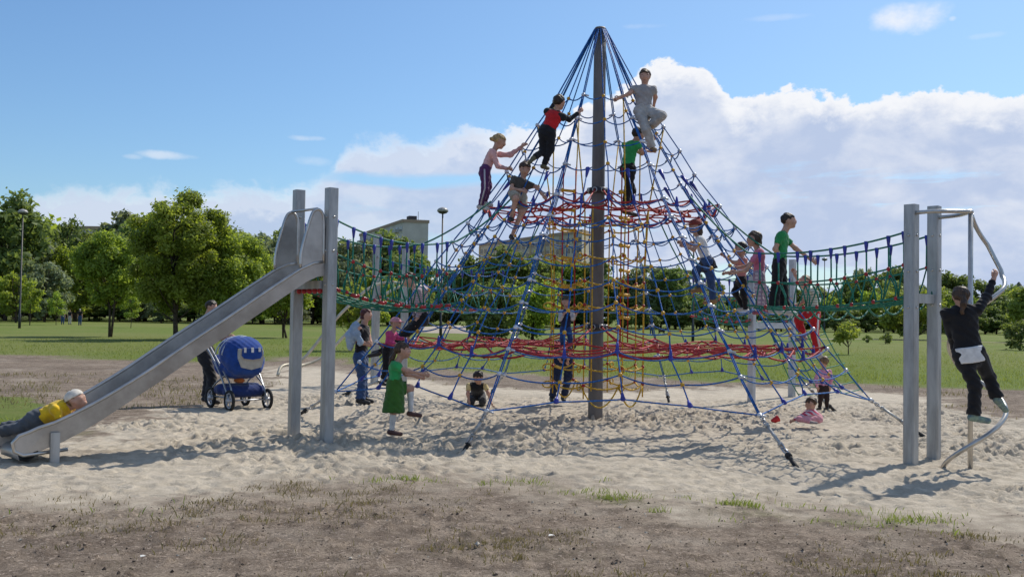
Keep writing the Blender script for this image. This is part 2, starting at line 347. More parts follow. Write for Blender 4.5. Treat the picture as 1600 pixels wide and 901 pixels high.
net = thing('climbing_net', 'tall blue rope pyramid climbing net round a grey mast with red net floors', 'climbing net', (POLE[0], POLE[1], 0))
m = MB(); zz = np.linspace(-.3, 6.2, 16); m.tube([(POLE[0], POLE[1], z) for z in zz], np.linspace(.118, .095, 16), 24); m.tube([(POLE[0], POLE[1], z) for z in (6.2, 6.235)], [.105, .08], 24); m.build('mast', MASTM, net)
for cz in (1.46, 3.62):
    m = MB(); m.tube([(POLE[0], POLE[1], cz-.045), (POLE[0], POLE[1], cz+.045)], .15, 20); c = m.build('mast_collar', DARKP, net)
    s = MB()
    for k in range(8):
        a = radians(TH[k]); q = np.array([POLE[0]+.17*cos(a), POLE[1]+.17*sin(a), cz]); th = np.linspace(0, 2*pi, 11)[:-1]
        T = np.array([-sin(a), cos(a), 0]); s.tube([q+.035*(np.cos(t)*T+np.array([0, 0, 1])*np.sin(t)) for t in th], .01, 5, closed=True)
    s.build('shackle', CHAINM, c)
# ropes running from the mast head to the ground
for i in range(32):
    q = i % 4; k = i//4
    if q in (0, 2):
        a = math.atan2(*(node(0, i)-POLE)[[1, 0]]); hub = np.array([POLE[0]+.10*cos(a), POLE[1]+.10*sin(a), TOPZ])
        P = [hub]+[node(j, i) for j in range(14)]
    else: P = [node(j, i) for j in range(3, 14)]
    P = np.array(P); mb = MB(); out = []
    for a_, b_ in zip(P[:-1], P[1:]): out += list(sag(a_, b_, 0, 3)[:-1])
    out.append(P[-1]); out = np.array(out)
    if q == 0:
        a = radians(TH[k]); T = np.array([-sin(a), cos(a), 0])
        mb.tube(out+T*.012, .0095, 6); mb.tube(out-T*.012, .0095, 6); mb.build('corner_rope', ROPE_BLUE, net)
    else: mb.tube(out, .0100, 6); mb.build('meridian_rope', ROPE_BLUE, net)
# ring ropes
yel = MB(); whi = MB(); blu = MB()
for j in range(14):
    step = 2 if j < 3 else 1; loop = []
    for i in range(0, 32, step):
        A = node(j, i); B = node(j, i+step); s = (.035+.03*rng.random())*(1.5 if step == 2 else 1) if j < 13 else .006
        if j == 13: s = .005
        P = sag(A, B, s, 8)[:-1]; loop += list(P)
    mb = MB(); mb.tube(np.array(loop), .0105 if j == 13 else .0098, 6, closed=True)
    if rng.random() < .25 and j < 13: mb.tube(np.array(loop)+np.array([0, 0, -.05])*np.abs(np.sin(np.linspace(0, 32*pi/step*1.0, len(loop))))[:, None], .0095, 5, closed=True)
    mb.build('ring_rope', ROPE_BLUE, net)
    for i in range(0, 32, step):
        p = node(j, i); o = nrm([p[0]-POLE[0], p[1]-POLE[1], .35])
        if i % 4 == 0: whi.ball(p, .036, nu=9, nv=6, sc=(1, 1, .9)); whi.tube([p+np.array([-o[1], o[0], 0])*.03, p+np.array([-o[1], o[0], 0])*.09-np.array([0, 0, .02])], .015, 6)
        elif j == 13 or (j == 3 and i % 2): 
            blu.tube([p, p+(node(max(j-1, 4) if j > 3 else 4, i)-p)*.26], [.034, .014], 7); blu.ball(p, .036, sc=(1, 1, .7))
        elif j in (11, 4) : blu.ball(p, .034); blu.tube([p, p+np.array([0, 0, .12])], [.03, .014], 6)
        else: yel.ball(p, .030)
yel.build('yellow_clamp', PL_YEL, net, kind='stuff'); whi.build('silver_clamp', PL_WHITE, net, kind='stuff'); blu.build('blue_joint', PL_BLUE, net, kind='stuff')
# red net floors
for j, cz in ((11, 1.46), (4, 3.62)):
    def pt(i, f):
        p = node(j, i); c = np.array([POLE[0], POLE[1], 0.]); r = .17/np.hypot(*(p-POLE)[:2]); g = r+(1-r)*f
        z = p[2]+(cz-p[2])*max(0, 1-f/.32)**1.3+(.03*np.sin(i*2.4+f*7)); q = c+(p-c)*g; q[2] = z-.05*sin(pi*f); return q
    fl = thing('net_floor', None, None, (POLE[0], POLE[1], 0)); fl.location = (0, 0, 0); fl.parent = net
    cl = MB()
    for f in ((.24, .42, .58, .72, .86, .985) if j == 11 else (.28, .5, .72, .985)):
        mb = MB(); loop = []
        st = 4 if f < .3 else 2 if f < .6 else 1; off = .05 if f < .9 else .0
        for i in range(0, 32, st):
            A = pt(i, f+off*((i//st) % 2)); B = pt(i+st, f+off*((i//st+1) % 2)); loop += list(sag(A, B, .035, 6)[:-1]); cl.ball(A, .024, nu=7, nv=5)
        loop = np.array(loop); mb.tube(loop, .0145, 6, closed=True); mb.build('floor_ring_rope', ROPE_RED, fl)
    for i in range(0, 32, 2):
        f0 = .0 if i % 4 == 0 else .38
        mb = MB(); P = np.array([pt(i, f) for f in np.linspace(f0, 1, 9)]); mb.tube(P, .0125, 6); mb.build('floor_spoke_rope', ROPE_RED, fl)
    cl.build('rope_clamp', M('dark_red_clamp', (.13, .02, .03), .4), fl, kind='stuff')
# yellow rope tunnel round the mast
def tun(a, z, r=.74): return np.array([POLE[0]+r*cos(a), POLE[1]+r*sin(a), z])
rc = MB()
for k in range(8):
    a = radians(TH[k]+4)
    top = node(0 if k % 2 else 1, k*4); mb = MB(); P = np.array([top-np.array([0, 0, .05]), tun(a, 3.2, .78), tun(a, 2.2), tun(a, 1.3), tun(a, .55 if k % 2 else .38)])
    mb.tube(P, .0115, 6)
    b = radians(TH[k]+13); P2 = np.array([tun(b, 3.3, .8), tun(b, 2.2), tun(b, 1.3), tun(b, .5)])
    if k % 2 == 0: mb.tube(P2, .0115, 6)
    mb.build('hanging_rope', ROPE_YEL, net)
    for z in (3.05, 2.55, 2.16, 1.80, .85, .58): rc.ball(tun(a, z), .028)
for z in (3.05, 2.55, 2.16, 1.80, .85, .58):
    loop = []
    for k in range(8):
        a = radians(TH[k]+4); b = radians(TH[(k+1) % 8]+4+(360 if k in (2,) else 0))
        loop += list(sag(tun(a, z), tun(b, z), .05+.03*rng.random(), 7)[:-1])
    mb = MB(); mb.tube(np.array(loop), .0125, 6, closed=True)
    for k in (0, 1, 4, 7):                                      # free loops at the outside
        a = radians(TH[k]); c = tun(a, z-.02, .80); th = np.linspace(0, 2*pi, 12)[:-1]; D_ = np.array([cos(a), sin(a), 0])
        mb.tube([c+.09*np.cos(t)*D_+np.array([0, 0, .05])*np.sin(t) for t in th], .012, 5, closed=True)
    mb.build('tunnel_ring_rope', ROPE_YEL, net)
for k, (z, d) in enumerate(((.6, .35), (.55, .30), (.58, .28))):
    a = radians(TH[(0, 1, 5)[k]]); b = radians(TH[(0, 1, 5)[k]+1]); mb = MB(); mb.tube(sag(tun(a, z), tun(b, z), d, 14), .0125, 6); mb.build('hanging_loop_rope', ROPE_YEL, net)
rc.build('red_clamp', PL_RED, net, kind='stuff')
for (x0, x1, D0, D1, rungs) in ((878.5, 898, 14.75, 14.7, (297, 327, 358, 402, 447, 494)), (970, 981.5, 14.6, 15.15, (300, 340, 383, 422, 459, 495))):
    ld = thing('rope_ladder', None, None, (0, 0, 0)); ld.parent = net
    for x, D in ((x0, D0), (x1, D1)):
        mb = MB(); mb.tube([at(x+2, 262, D), at(x, 400, D), at(x-1, 535, D)], .0115, 6); mb.build('ladder_rope', ROPE_RED, ld)
    for y in rungs:
        A = at(x0, y, D0); B = at(x1, y+2, D1); mb = MB(); d = nrm(B-A); mb.tube([A-d*.012, A+d*.012, A+d*.03, B-d*.03, B-d*.012, B+d*.012], [.034, .034, .021, .021, .034, .034], 10); mb.build('rung', PL_YEL, ld)
# ground anchors
ANC = {0: (725, 705), 1: (1243, 727), 2: (1443, 681), 3: (1304, 641), 4: (1045, 627), 6: (532, 618), 7: (468, 647)}
for k in range(8):
    c = node(13, k*4); a = radians(TH[k])
    g = G(*ANC[k]) if k in ANC else np.array([POLE[0]+4.9*cos(a), POLE[1]+4.9*sin(a), 0]); d = nrm(g-c); L = np.linalg.norm(g-c); lat = nrm(np.cross(d, [0, 0, 1]))
    an = thing('ground_anchor', None, None, (0, 0, 0)); an.parent = net
    mb = MB(); mb.tube([c+d*L*.20, c+d*L*.62], .020, 10); mb.tube([c+d*L*.2, c+d*L*.24], .03, 10); mb.tube([c+d*L*.58, c+d*L*.62], .03, 10); mb.build('tension_rod', GALV, an)
    mb = MB(); n = 4
    for q in range(n):
        cc = c+d*L*(.025+.05*q); th = np.linspace(0, 2*pi, 11)[:-1]; s_ = lat if q % 2 else nrm(np.cross(d, lat))
        mb.tube([cc+d*.035*np.cos(t)+s_*.022*np.sin(t) for t in th], .009, 5, closed=True)
    for q in range(3):
        cc = c+d*L*(.66+.06*q); s_ = lat if q % 2 else nrm(np.cross(d, lat)); mb.tube([cc+d*.05*np.cos(t)+s_*.028*np.sin(t) for t in th], .011, 5, closed=True)
    mb.build('chain', CHAINM, an, kind='stuff')
    mb = MB(); mb.tube([c+d*L*.78, c+d*(L+.16)], .026, 8); mb.tube([c+d*L*.80, c+d*L*.84], .040, 8); mb.build('rubber_sleeve', BLACKR, an)

Z3 = np.array([0, 0, 1.])
def post(mb, base, top, h=.066, yaw=None):
    y = math.atan2(POLE[1]-base[1], POLE[0]-base[0]) if yaw is None else yaw
    X = np.array([cos(y), sin(y), 0]); Y = np.array([-sin(y), cos(y), 0]); c = np.array([base[0], base[1], (top-.3)/2])
    mb.box(c, (X, Y, Z3), h, h, (top+.3)/2, bev=.012)
def bolts(base, top, parent):
    y = math.atan2(POLE[1]-base[1], POLE[0]-base[0]); X = np.array([cos(y), sin(y), 0]); Y = np.array([-sin(y), cos(y), 0])
    for d in (-Y, Y, -X):
        for z in (top-.36, top-.78, top-1.2):
            m = MB(); c = np.array([base[0], base[1], z]); m.tube([c+d*.06, c+d*.074, c+d*.078], [.016, .016, .008], 8); m.build('bolt', STAIN, parent)
def rope_bridge(label, A, B, netdir, zA, zB, zlow, name_green=ROPE_GREEN, n=10, loops=False, rtop=1.95, ztop=3.3):
    # A, B: the two posts; z* = (handrail, middle rope, floor) heights
    A = np.array(A); B = np.array(B); mid = (A+B)/2; br = thing('rope_bridge', label, 'rope bridge', (mid[0], mid[1], 0), 'green rope bridges from the net to the steel posts')
    nd = np.array(netdir); E0 = np.array([POLE[0], POLE[1]])+nd*3.0; lat = nrm(np.append(B-A, 0))[:2]; hw = .36
    ends = {0: E0-lat*hw, 1: E0+lat*hw}
    tread = []
    side = []
    for sd, P0 in ((0, A), (1, B)):
        P1 = ends[sd]
        def line(za, zb, low, m=25):
            t = np.linspace(0, 1, m); z = za*(1-t)+zb*t-4*low*t*(1-t); xy = P0[None]*(1-t[:, None])+P1[None]*t[:, None]; return np.column_stack([xy, z])
        hr = line(zA[0], zB[0], zlow); mr = line(zA[1], zB[1], zlow); fr = line(zA[2], zB[2], zlow*.75)
        up = np.append(np.array([POLE[0], POLE[1]])+nd*rtop+lat*(-hw if sd == 0 else hw)*.6, ztop)
        mb = MB(); mb.tube(np.vstack([hr, sag(hr[-1], up, .05, 8)[1:]]), .0125, 6); mb.build('handrail_rope', name_green, br)
        mb = MB(); mb.tube(mr, .0115, 6); mb.build('middle_rope', name_green, br)
        mb = MB()
        for o_ in (0, .06): mb.tube(np.vstack([fr[:, 0:1].T, fr[:, 1:2].T, fr[:, 2:3].T]).T+np.append(lat*(o_ if sd == 0 else -o_), 0), .013, 6)
        mb.build('floor_rope', name_green, br)
        tp = MB(); rb = MB()
        for q in range(n):
            t = (q+.5)/n+.012*rng.normal(); i = int(t*24); a = hr[i]; f0 = fr[max(0, i-1)]; f1 = fr[min(24, i+1)]; mm = mr[i]
            hg = MB(); inn = np.append(lat*(.05 if sd == 0 else -.05), 0)
            hg.tube(np.array([a, mm+inn*.2, (f0+mm)/2+inn*.5+(f0-fr[i])*.4, f0+inn*1.5]), .0105, 6)
            hg.tube(np.array([mm, (f1+mm)/2+inn*.3, f1+inn*1.2]), .0095, 5); hg.build('hanger_rope', name_green, br)
            tp.tube([a+Z3*.016, a-Z3*.03, a-Z3*.12], [.026, .024, .012], 7); rb.ball(mm, .026)
            rb.ball(f0, .026)
        tp.build('blue_joint', PL_BLUE, br, kind='stuff'); rb.build('red_clamp', PL_RED, br, kind='stuff')
        mb = MB(); mb.tube([hr[0]-(hr[1]-hr[0])*.1, hr[0]+(hr[1]-hr[0])*.8], .022, 8); mb.tube([mr[0]-(mr[1]-mr[0])*.1, mr[0]+(mr[1]-mr[0])*.8], .022, 8); mb.build('rope_end', STAIN, br)
        side.append(fr)
    for o_ in (-.2, 0, .2):
        mb = MB(); mb.tube((side[0]+side[1])/2+np.append(lat*o_, -.03), .013, 6); mb.build('floor_rope', name_green, br)
    for q in range(n):
        i = int((q+.5)/n*24); a = side[0][i]-Z3*.02; b = side[1][i]-Z3*.02; mb = MB()
        
        if loops: mb.tube(sag(a, b, .14, 10), .012, 6); mb.build('tread_loop', name_green, br)
        else:
            mb.tube(sag(a, b, .06, 9), .013, 6); mb.build('tread', name_green, br)
            for fr_ in side:
                mb = MB(); A_, B_ = fr_[i]-Z3*.01, fr_[min(i+1, 24)]-Z3*.015; mb.tube([A_+(B_-A_)*f_ for f_ in (-.25, -.2, 0, .2, .4, .6, .8, .85)], [.012, .026, .022, .027, .022, .027, .024, .012], 7); mb.build('grip', PL_RED, br)
    return br
pLf, pLb = G(510, 693), G(459, 683)
dl = nrm((POLE-(pLf+pLb)/2)[:2]*-1)
rope_bridge('sagging green rope bridge leading from the slide posts to the net', pLf[:2], pLb[:2], dl, (2.80, 2.38, 1.95), (2.62, 2.20, 1.77), .16, n=9)
pRf, pRb = G(1423, 720), G(1459, 712)
dr = nrm((POLE-(pRf+pRb)/2)[:2]*-1)
rope_bridge('green rope bridge with looped floor leading from the net to the spiral pole posts', pRf[:2], pRb[:2], dr, (2.68, 2.30, 1.92), (2.50, 2.12, 1.80), .10, n=9, ztop=3.35, loops=True)
q0, q1 = G(585, 600), G(630, 596)
d3 = nrm((POLE-(q0+q1)/2)[:2]*-1)
rope_bridge('far green rope bridge behind the net leading to the banister slide posts', q0[:2], q1[:2], d3, (2.95, 2.5, 2.05), (2.5, 2.1, 1.75), .18, n=9)
s0, s1 = G(1174, 628), G(1237, 620)
d4 = nrm((POLE-(s0+s1)/2)[:2]*-1)
rope_bridge('short green rope bridge behind the children leading to the pale posts on the right', s0[:2], s1[:2], d4, (2.5, 2.1, 1.62), (2.4, 2.05, 1.7), .10, n=6)

# ---- slide
sl = thing('slide', 'long steel slide between two square posts with two rounded hood panels', 'slide', (pLf[0], pLf[1], 0))
for p, t in ((pLf, 3.16), (pLb, 3.20)):
    m = MB(); post(m, p, t); m.build('post', GALV, sl); bolts(p, t, sl)
U_ = np.array([-.81, -.58, 0]); U_ /= np.linalg.norm(U_); N_ = nrm([-.70, .71, 0])   # across the chute, to the far side
A0 = np.array([-2.33, 11.86, 0]); WID = .58
def slid(px, py, off=0.): p = on_plane(px, py, A0+N_*off, U_); return p
rail = np.array([slid(x, y) for x, y in [(505, 409), (490, 411), (470, 420), (430, 446), (390, 473), (350, 500), (310, 526), (270, 553), (235, 577), (205, 596), (175, 614), (145, 631), (115, 646), (85, 660), (60, 668), (45, 675)]])
T = np.gradient(rail, axis=0); T /= np.linalg.norm(T, axis=1)[:, None]; NR = np.cross(N_, T); NR *= np.sign(NR[:, 2])[:, None]
bed = rail-NR*np.array([.135]*12+[.135, .14, .145, .15])[:, None]
low = rail-NR*np.array([.175]*10+[.185, .20, .215, .225, .235, .235])[:, None]
def strip(mb, a, b): n = len(a); mb.add(np.vstack([a, b]), [(i, i+1, n+i+1, n+i) for i in range(n-1)])
m = MB(); th = .012
strip(m, rail+N_*.0, bed+N_*.02); strip(m, bed+N_*.02, bed+N_*(WID-.02)); strip(m, bed+N_*(WID-.02), rail+N_*WID)
strip(m, rail-N_*th, low-N_*th); strip(m, rail+N_*(WID+th), low+N_*(WID+th)); strip(m, low-N_*th, low+N_*(WID+th))
# rolled lip at the foot
e = bed[-1]; el = low[-1]; lip = np.array([e+U_*.0, e+U_*.10-Z3*.02, e+U_*.16-Z3*.08, e+U_*.14-Z3*.15, e+U_*.05-Z3*.18, el])
strip(m, lip+N_*.0, lip+N_*WID); m.build('chute', SHEET, sl)
for off in (-.006, WID+.006):
    endp = np.vstack([rail[-1], rail[-1]+U_*.09-Z3*.03, rail[-1]+U_*.15-Z3*.10, rail[-1]+U_*.13-Z3*.19, rail[-1]+U_*.05-Z3*.235, low[-1]-U_*.28+Z3*.01])
    P = np.vstack([rail, endp[1:]])+N_*off; m = MB(); m.tube(P, .019, 8); m.build('rail', STAIN, sl)
    pl = MB(); q = np.vstack([low[-3], rail[-3], rail[-2], endp[:-1]])+N_*off; k = len(q)
    pl.add(np.vstack([q-N_*.004, q+N_*.004]), [tuple(range(k)), tuple(range(2*k-1, k-1, -1))]+[(i, (i+1) % k, k+(i+1) % k, k+i) for i in range(k)]); pl.build('end_panel', SHEET, sl, smooth=False)
    hood = [(507, 411), (508, 345), (505, 331), (498, 326), (491, 330), (486, 342), (472, 392), (471, 418)]
    hp = np.array([on_plane(x-2, y, A0, U_) for x, y in hood])+N_*off; k = len(hp)
    pl = MB(); pl.add(np.vstack([hp-N_*.005, hp+N_*.005]), [tuple(range(k)), tuple(range(2*k-1, k-1, -1))]+[(i, (i+1) % k, k+(i+1) % k, k+i) for i in range(k)]); h = pl.build('hood_panel', SHEET, sl, smooth=False)
    m = MB(); hh = hp.copy(); pts = []
    for i in range(k-1): pts += [hh[i]*(1-t)+hh[i+1]*t for t in (0, .25, .5, .75)]
    pts.append(hh[-1]); pts = np.array(pts)
    for _ in range(2): pts[1:-1] = (pts[:-2]+2*pts[1:-1]+pts[2:])/4
    m.tube(pts, .019, 8); m.build('panel_tube', STAIN, h)
hb = on_plane(496, 326, A0, U_); m = MB(); m.tube([hb, hb+N_*WID], .017, 8); m.build('crossbar', STAIN, sl)
fb = rail[-3]; 
for off in (-.03, WID+.03): m = MB(); m.box(np.array([fb[0], fb[1], (fb[2]-.1-.25)/2])+N_*off, (U_, N_, Z3), .045, .014, (fb[2]-.1+.25)/2); m.build('foot_bracket', GALV, sl)
m = MB(); pm = (pLf+pLb)/2; D_ = nrm(pLb-pLf); L_ = np.linalg.norm(pLb-pLf); E_ = np.array([-D_[1], D_[0], 0])
m.box(pm+Z3*1.96, (D_, E_, Z3), L_/2-.07, .10, .05); m.build('platform', GALV, sl)
m = MB()
for q in range(5): m.ball(pm+D_*(L_*(.16*q-.32))+Z3*1.885+E_*.05, .038)
m.build('red_clamp', PL_RED, sl, kind='stuff')
# ---- spiral climber
sp = thing('spiral_climber', 'steel spiral pole climber with two square posts and curved top bar', 'spiral climber', (pRf[0], pRf[1], 0))
for p, t in ((pRf, 2.98), (pRb, 3.02)):
    m = MB(); post(m, p, t); m.build('post', GALV, sp); bolts(p, t, sp)
D_ = nrm(pRb-pRf); L_ = np.linalg.norm(pRb-pRf); m = MB(); m.box((pRf+pRb)/2+Z3*1.89, (D_, np.array([-D_[1], D_[0], 0]), Z3), L_/2-.066, .03, .055); m.build('crossbeam', GALV, sp)
SPC = G(1516, 728); 
m = MB(); m.tube([SPC-Z3*.3, SPC+Z3*2.86], .027, 12); m.build('centre_pole', STAIN, sp)
out = nrm((SPC-(pRf+pRb)/2)*np.array([1, 1, 0])); zt = 2.87; a_, b_ = pRf+Z3*(zt+.01), pRb+Z3*(zt+.01); tip = SPC+Z3*zt+out*.04
t = np.linspace(0, 1, 24)[:, None]; c1 = a_+out*.62; c2 = b_+out*.62
Pt = np.array([a_, a_+out*.2, a_*.6+tip*.4+out*.1-D_*.08, tip*.82+a_*.18-D_*.02, tip, tip*.82+b_*.18+D_*.02, b_*.6+tip*.4+out*.1+D_*.08, b_+out*.2, b_])
for _ in range(3):
    Q = [Pt[0]]
    for i in range(len(Pt)-1): Q += [Pt[i]*.75+Pt[i+1]*.25, Pt[i]*.25+Pt[i+1]*.75]
    Pt = np.array(Q+[Pt[-1]])
m = MB(); m.tube(Pt, .024, 10); m.build('top_bar', STAIN, sp)
zs = np.linspace(-.1, 2.84, 90); ph = np.interp(zs, [-.1, 0, .75, 2.15, 2.84], [165, 180, 360, 720, 765]); rr = np.interp(zs, [-.1, .0, .6, .95, 1.2, 1.7, 2.0, 2.2, 2.5, 2.84], [.30, .30, .36, .34, .22, .22, .34, .36, .27, .02])
m = MB(); m.tube([SPC+np.array([r*cos(radians(p)), r*sin(radians(p)), z]) for z, p, r in zip(zs, ph, rr)], .026, 10); m.build('spiral_tube', STAIN, sp)
# ---- banister slide behind on the left
bn = thing('banister_slide', 'beige double banister slide descending from two pale posts behind the net', 'banister slide', (q0[0], q0[1], 0))
for p, t in ((q0, 3.45), (q1, 3.2)):
    m = MB(); post(m, p, t, .075); m.build('post', GALV, bn)
def smooth(P, it=3):
    P = np.array(P)
    for _ in range(it):
        Q = [P[0]]
        for i in range(len(P)-1): Q += [P[i]*.75+P[i+1]*.25, P[i]*.25+P[i+1]*.75]
        P = np.array(Q+[P[-1]])
    return P
for pts, D0, D1 in (([(636, 443), (600, 440), (577, 449), (555, 468), (524, 498), (492, 540), (470, 566), (450, 569), (438, 572), (434, 586)], 21.9, 20.3), ([(668, 450), (640, 443), (612, 452), (590, 470), (560, 500), (524, 540), (500, 562), (478, 569), (462, 573), (456, 590)], 22.6, 20.7)):
    P = [at(x, y, D0+(D1-D0)*i/(len(pts)-1)) for i, (x, y) in enumerate(pts)]; m = MB(); m.tube(smooth(P), .034, 10); m.build('banister_tube', BEIGE, bn)
# ---- pale posts behind on the right with beam and green net ramp
tw = thing('climbing_tower', 'two pale steel posts with cross beam and green net ramp behind the children', 'climbing tower', (s0[0], s0[1], 0))
PALE = M('pale_steel', (.46, .47, .49), .5, metal=.4, var=.08)
for p, t in ((s0, 2.75), (s1, 2.9)):
    m = MB(); post(m, p, t, .062); m.build('post', PALE, tw)
D_ = nrm(s1-s0); L_ = np.linalg.norm(s1-s0); m = MB(); m.box((s0+s1)/2+Z3*1.50, (D_, np.array([-D_[1], D_[0], 0]), Z3), L_/2-.085, .05, .06); m.build('beam', PALE, tw)
o4 = np.append(d4, 0); R0, R1 = s0+Z3*1.45, s1+Z3*1.45; B0, B1 = s0+o4*.2, s1+o4*.2
B0 = G(1250, 620)+0; B1 = G(1348, 612)+0; R0 = at(1205, 520, 18.5); R1 = at(1283, 508, 18.6)
m = MB()
for f in (0, .33, .66, 1): m.tube(sag(R0*(1-f)+R1*f, B0*(1-f)+B1*f, .1, 8), .013, 6)
for g in np.linspace(.1, .95, 7): m.tube(sag(R0*(1-g)+B0*g, R1*(1-g)+B1*g, .08, 8), .011, 6)
m.build('net_ramp', ROPE_GREEN, tw)
# ---------------------------------------------------------------- vegetation
def leaf_mat(name, dark, light, trans=.35):
    m = bpy.data.materials.new(name); m.use_nodes = True; w = NT(m.node_tree); w.n.clear()
    out = w.new('ShaderNodeOutputMaterial'); a = w.new('ShaderNodeAttribute', attribute_name='leaf'); sp = w.new('ShaderNodeSeparateColor'); w.l.new(a.outputs[0], sp.inputs[0])
    oi = w.new('ShaderNodeObjectInfo')
    c = w.mix(sp.outputs[0], dark, light); hs = w.new('ShaderNodeHueSaturation'); w.l.new(c, hs.inputs['Color'])
    hs.inputs['Saturation'].default_value = .92
    w.l.new(w.m('ADD', w.m('MULTIPLY', oi.outputs['Random'], .4), .8), hs.inputs['Value']); w.l.new(w.m('ADD', w.m('MULTIPLY', oi.outputs['Random'], .03), .485), hs.inputs['Hue'])
    d = w.new('ShaderNodeBsdfPrincipled'); w.l.new(hs.outputs[0], d.inputs['Base Color']); d.inputs['Roughness'].default_value = .55; d.inputs['Specular IOR Level'].default_value = .3
    t = w.new('ShaderNodeBsdfTranslucent'); w.l.new(w.mix(.55, hs.outputs[0], (light[0]*1.3, light[1]*1.25, light[2]*.5)), t.inputs[0])
    mx = w.new('ShaderNodeMixShader'); mx.inputs[0].default_value = trans; w.l.new(d.outputs[0], mx.inputs[1]); w.l.new(t.outputs[0], mx.inputs[2]); w.l.new(mx.outputs[0], out.inputs[0])
    return m
LEAF_BRIGHT = leaf_mat('spring_leaf', (.10, .165, .018), (.34, .43, .055), .55)
LEAF_DARK = leaf_mat('dark_leaf', (.085, .145, .036), (.21, .275, .075), .52)
LEAF_GREY = leaf_mat('silver_leaf', (.13, .175, .095), (.27, .315, .185), .48)
LEAF_YEL = leaf_mat('yellow_leaf', (.14, .19, .024), (.33, .38, .06), .5)
BARK = M('bark', (.085, .062, .045), .9, var=.3, vscale=9, bump=.6, bscale=30)
def leaves(r, centres, radii, n, size, up=.4, asp=.55):
    w = radii**2; k = r.choice(len(centres), n, p=w/w.sum())
    d = r.normal(0, 1, (n, 3)); d /= np.linalg.norm(d, axis=1)[:, None]
    p = centres[k]+d*(radii[k]*np.where(r.random(n) < .07, r.uniform(1, 1.45, n), r.random(n)**.45))[:, None]*np.array([1, 1, .8])
    N = d*.7+r.normal(0, .6, (n, 3))+np.array([0, 0, up]); N /= np.linalg.norm(N, axis=1)[:, None]
    A = np.cross(N, r.normal(0, 1, (n, 3))); A /= np.linalg.norm(A, axis=1)[:, None]; B = np.cross(N, A)
    s = size*r.uniform(.6, 1.35, n)[:, None]
    V = np.stack([p-A*s, p+B*s*asp-N*s*.12, p+A*s, p-B*s*asp-N*s*.12], 1).reshape(-1, 3)
    F = np.arange(4*n).reshape(-1, 4); clump = r.random(len(centres))
    c = np.clip(clump[k]*.75+r.random(n)*.35, 0, 1); return V, F, np.repeat(c, 4)
def leaf_mesh(name, r, centres, radii, n, size, mat, **kw):
    V, F, c = leaves(r, np.array(centres), np.array(radii), n, size, **kw); me = np_mesh(name, V, F, mat); attr(me, 'leaf', np.stack([c, c, c], 1)); return me
def tree_meshes(seed, h, wid, base, stems=1, n=6000, size=.16, mat=None, nc=40, cr=.22, shape='round', trunk_r=.10):
    r = np.random.default_rng(seed); tb = MB(); C = []; Rr = []
    zc = (h+base)/2; hz = (h-base)/2
    for i in range(nc):
        while 1:
            q = r.uniform(-1, 1, 3)
            if q @ q > 1 or q @ q < .12: continue
            if shape == 'cone' and np.hypot(q[0], q[1]) > (1-q[2])*.62: continue
            if shape == 'dome' and q[2] < -.75 and np.hypot(q[0], q[1]) < .2: continue
            break
        C.append((q[0]*wid/2*.82, q[1]*wid/2*.82, zc+q[2]*hz*.86)); Rr.append(min(wid, h)*cr*r.uniform(.55, 1.15))
    for s in range(stems):
        a = r.uniform(0, 2*pi); lean = .0 if stems == 1 else .10*wid
        P = [np.array([.1*s*cos(a), .1*s*sin(a), -.15])]
        for t in np.linspace(.2, 1, 6): P.append(np.array([lean*t*cos(a)+r.normal(0, .02*h*t), lean*t*sin(a)+r.normal(0, .02*h*t), h*.78*t]))
        tb.tube(P, np.linspace(trunk_r, trunk_r*.22, len(P)), 8); P = np.array(P)
        for i in r.choice(nc, min(nc, 16//stems+4), replace=False):
            c = np.array(C[i]); z = max(base*.75, c[2]-np.hypot(c[0], c[1])*1.0-.2); z = min(z, h*.7); q = np.array([np.interp(z, P[:, 2], P[:, k]) for k in range(3)])
            mid = (q+c)/2+np.array([0, 0, -.06*h*.3])+r.normal(0, .03*h, 3)*.4; tb.tube([q, mid, c], [trunk_r*.42, trunk_r*.28, trunk_r*.10], 5)
    crown = leaf_mesh('crown', r, C, Rr, n, size, mat)
    return tb, crown
PROTO = {}
def tree(name, label, cat, loc, key, args=None, scale=1., rz=0., group=None, sxy=1.):
    if key not in PROTO:
        tb, cr = tree_meshes(**args); t = thing(name, label, cat, (0, 0, 0)); a = tb.build('trunk', BARK, t); b = bpy.data.objects.new('crown', cr); COL.objects.link(b); b.parent = t; PROTO[key] = (a.data, cr)
    else:
        t = thing(name, label, cat, (0, 0, 0))
        for nm, me in zip(('trunk', 'crown'), PROTO[key]): o = bpy.data.objects.new(nm, me); COL.objects.link(o); o.parent = t
    t.location = [float(v) for v in loc]; t.scale = (scale*sxy, scale*sxy, scale); t.rotation_euler = (0, 0, rz)
    if group: t['group'] = group
    return t
def gat(px, D): p = at(px, 490, D); return np.array([p[0], p[1], -.05])
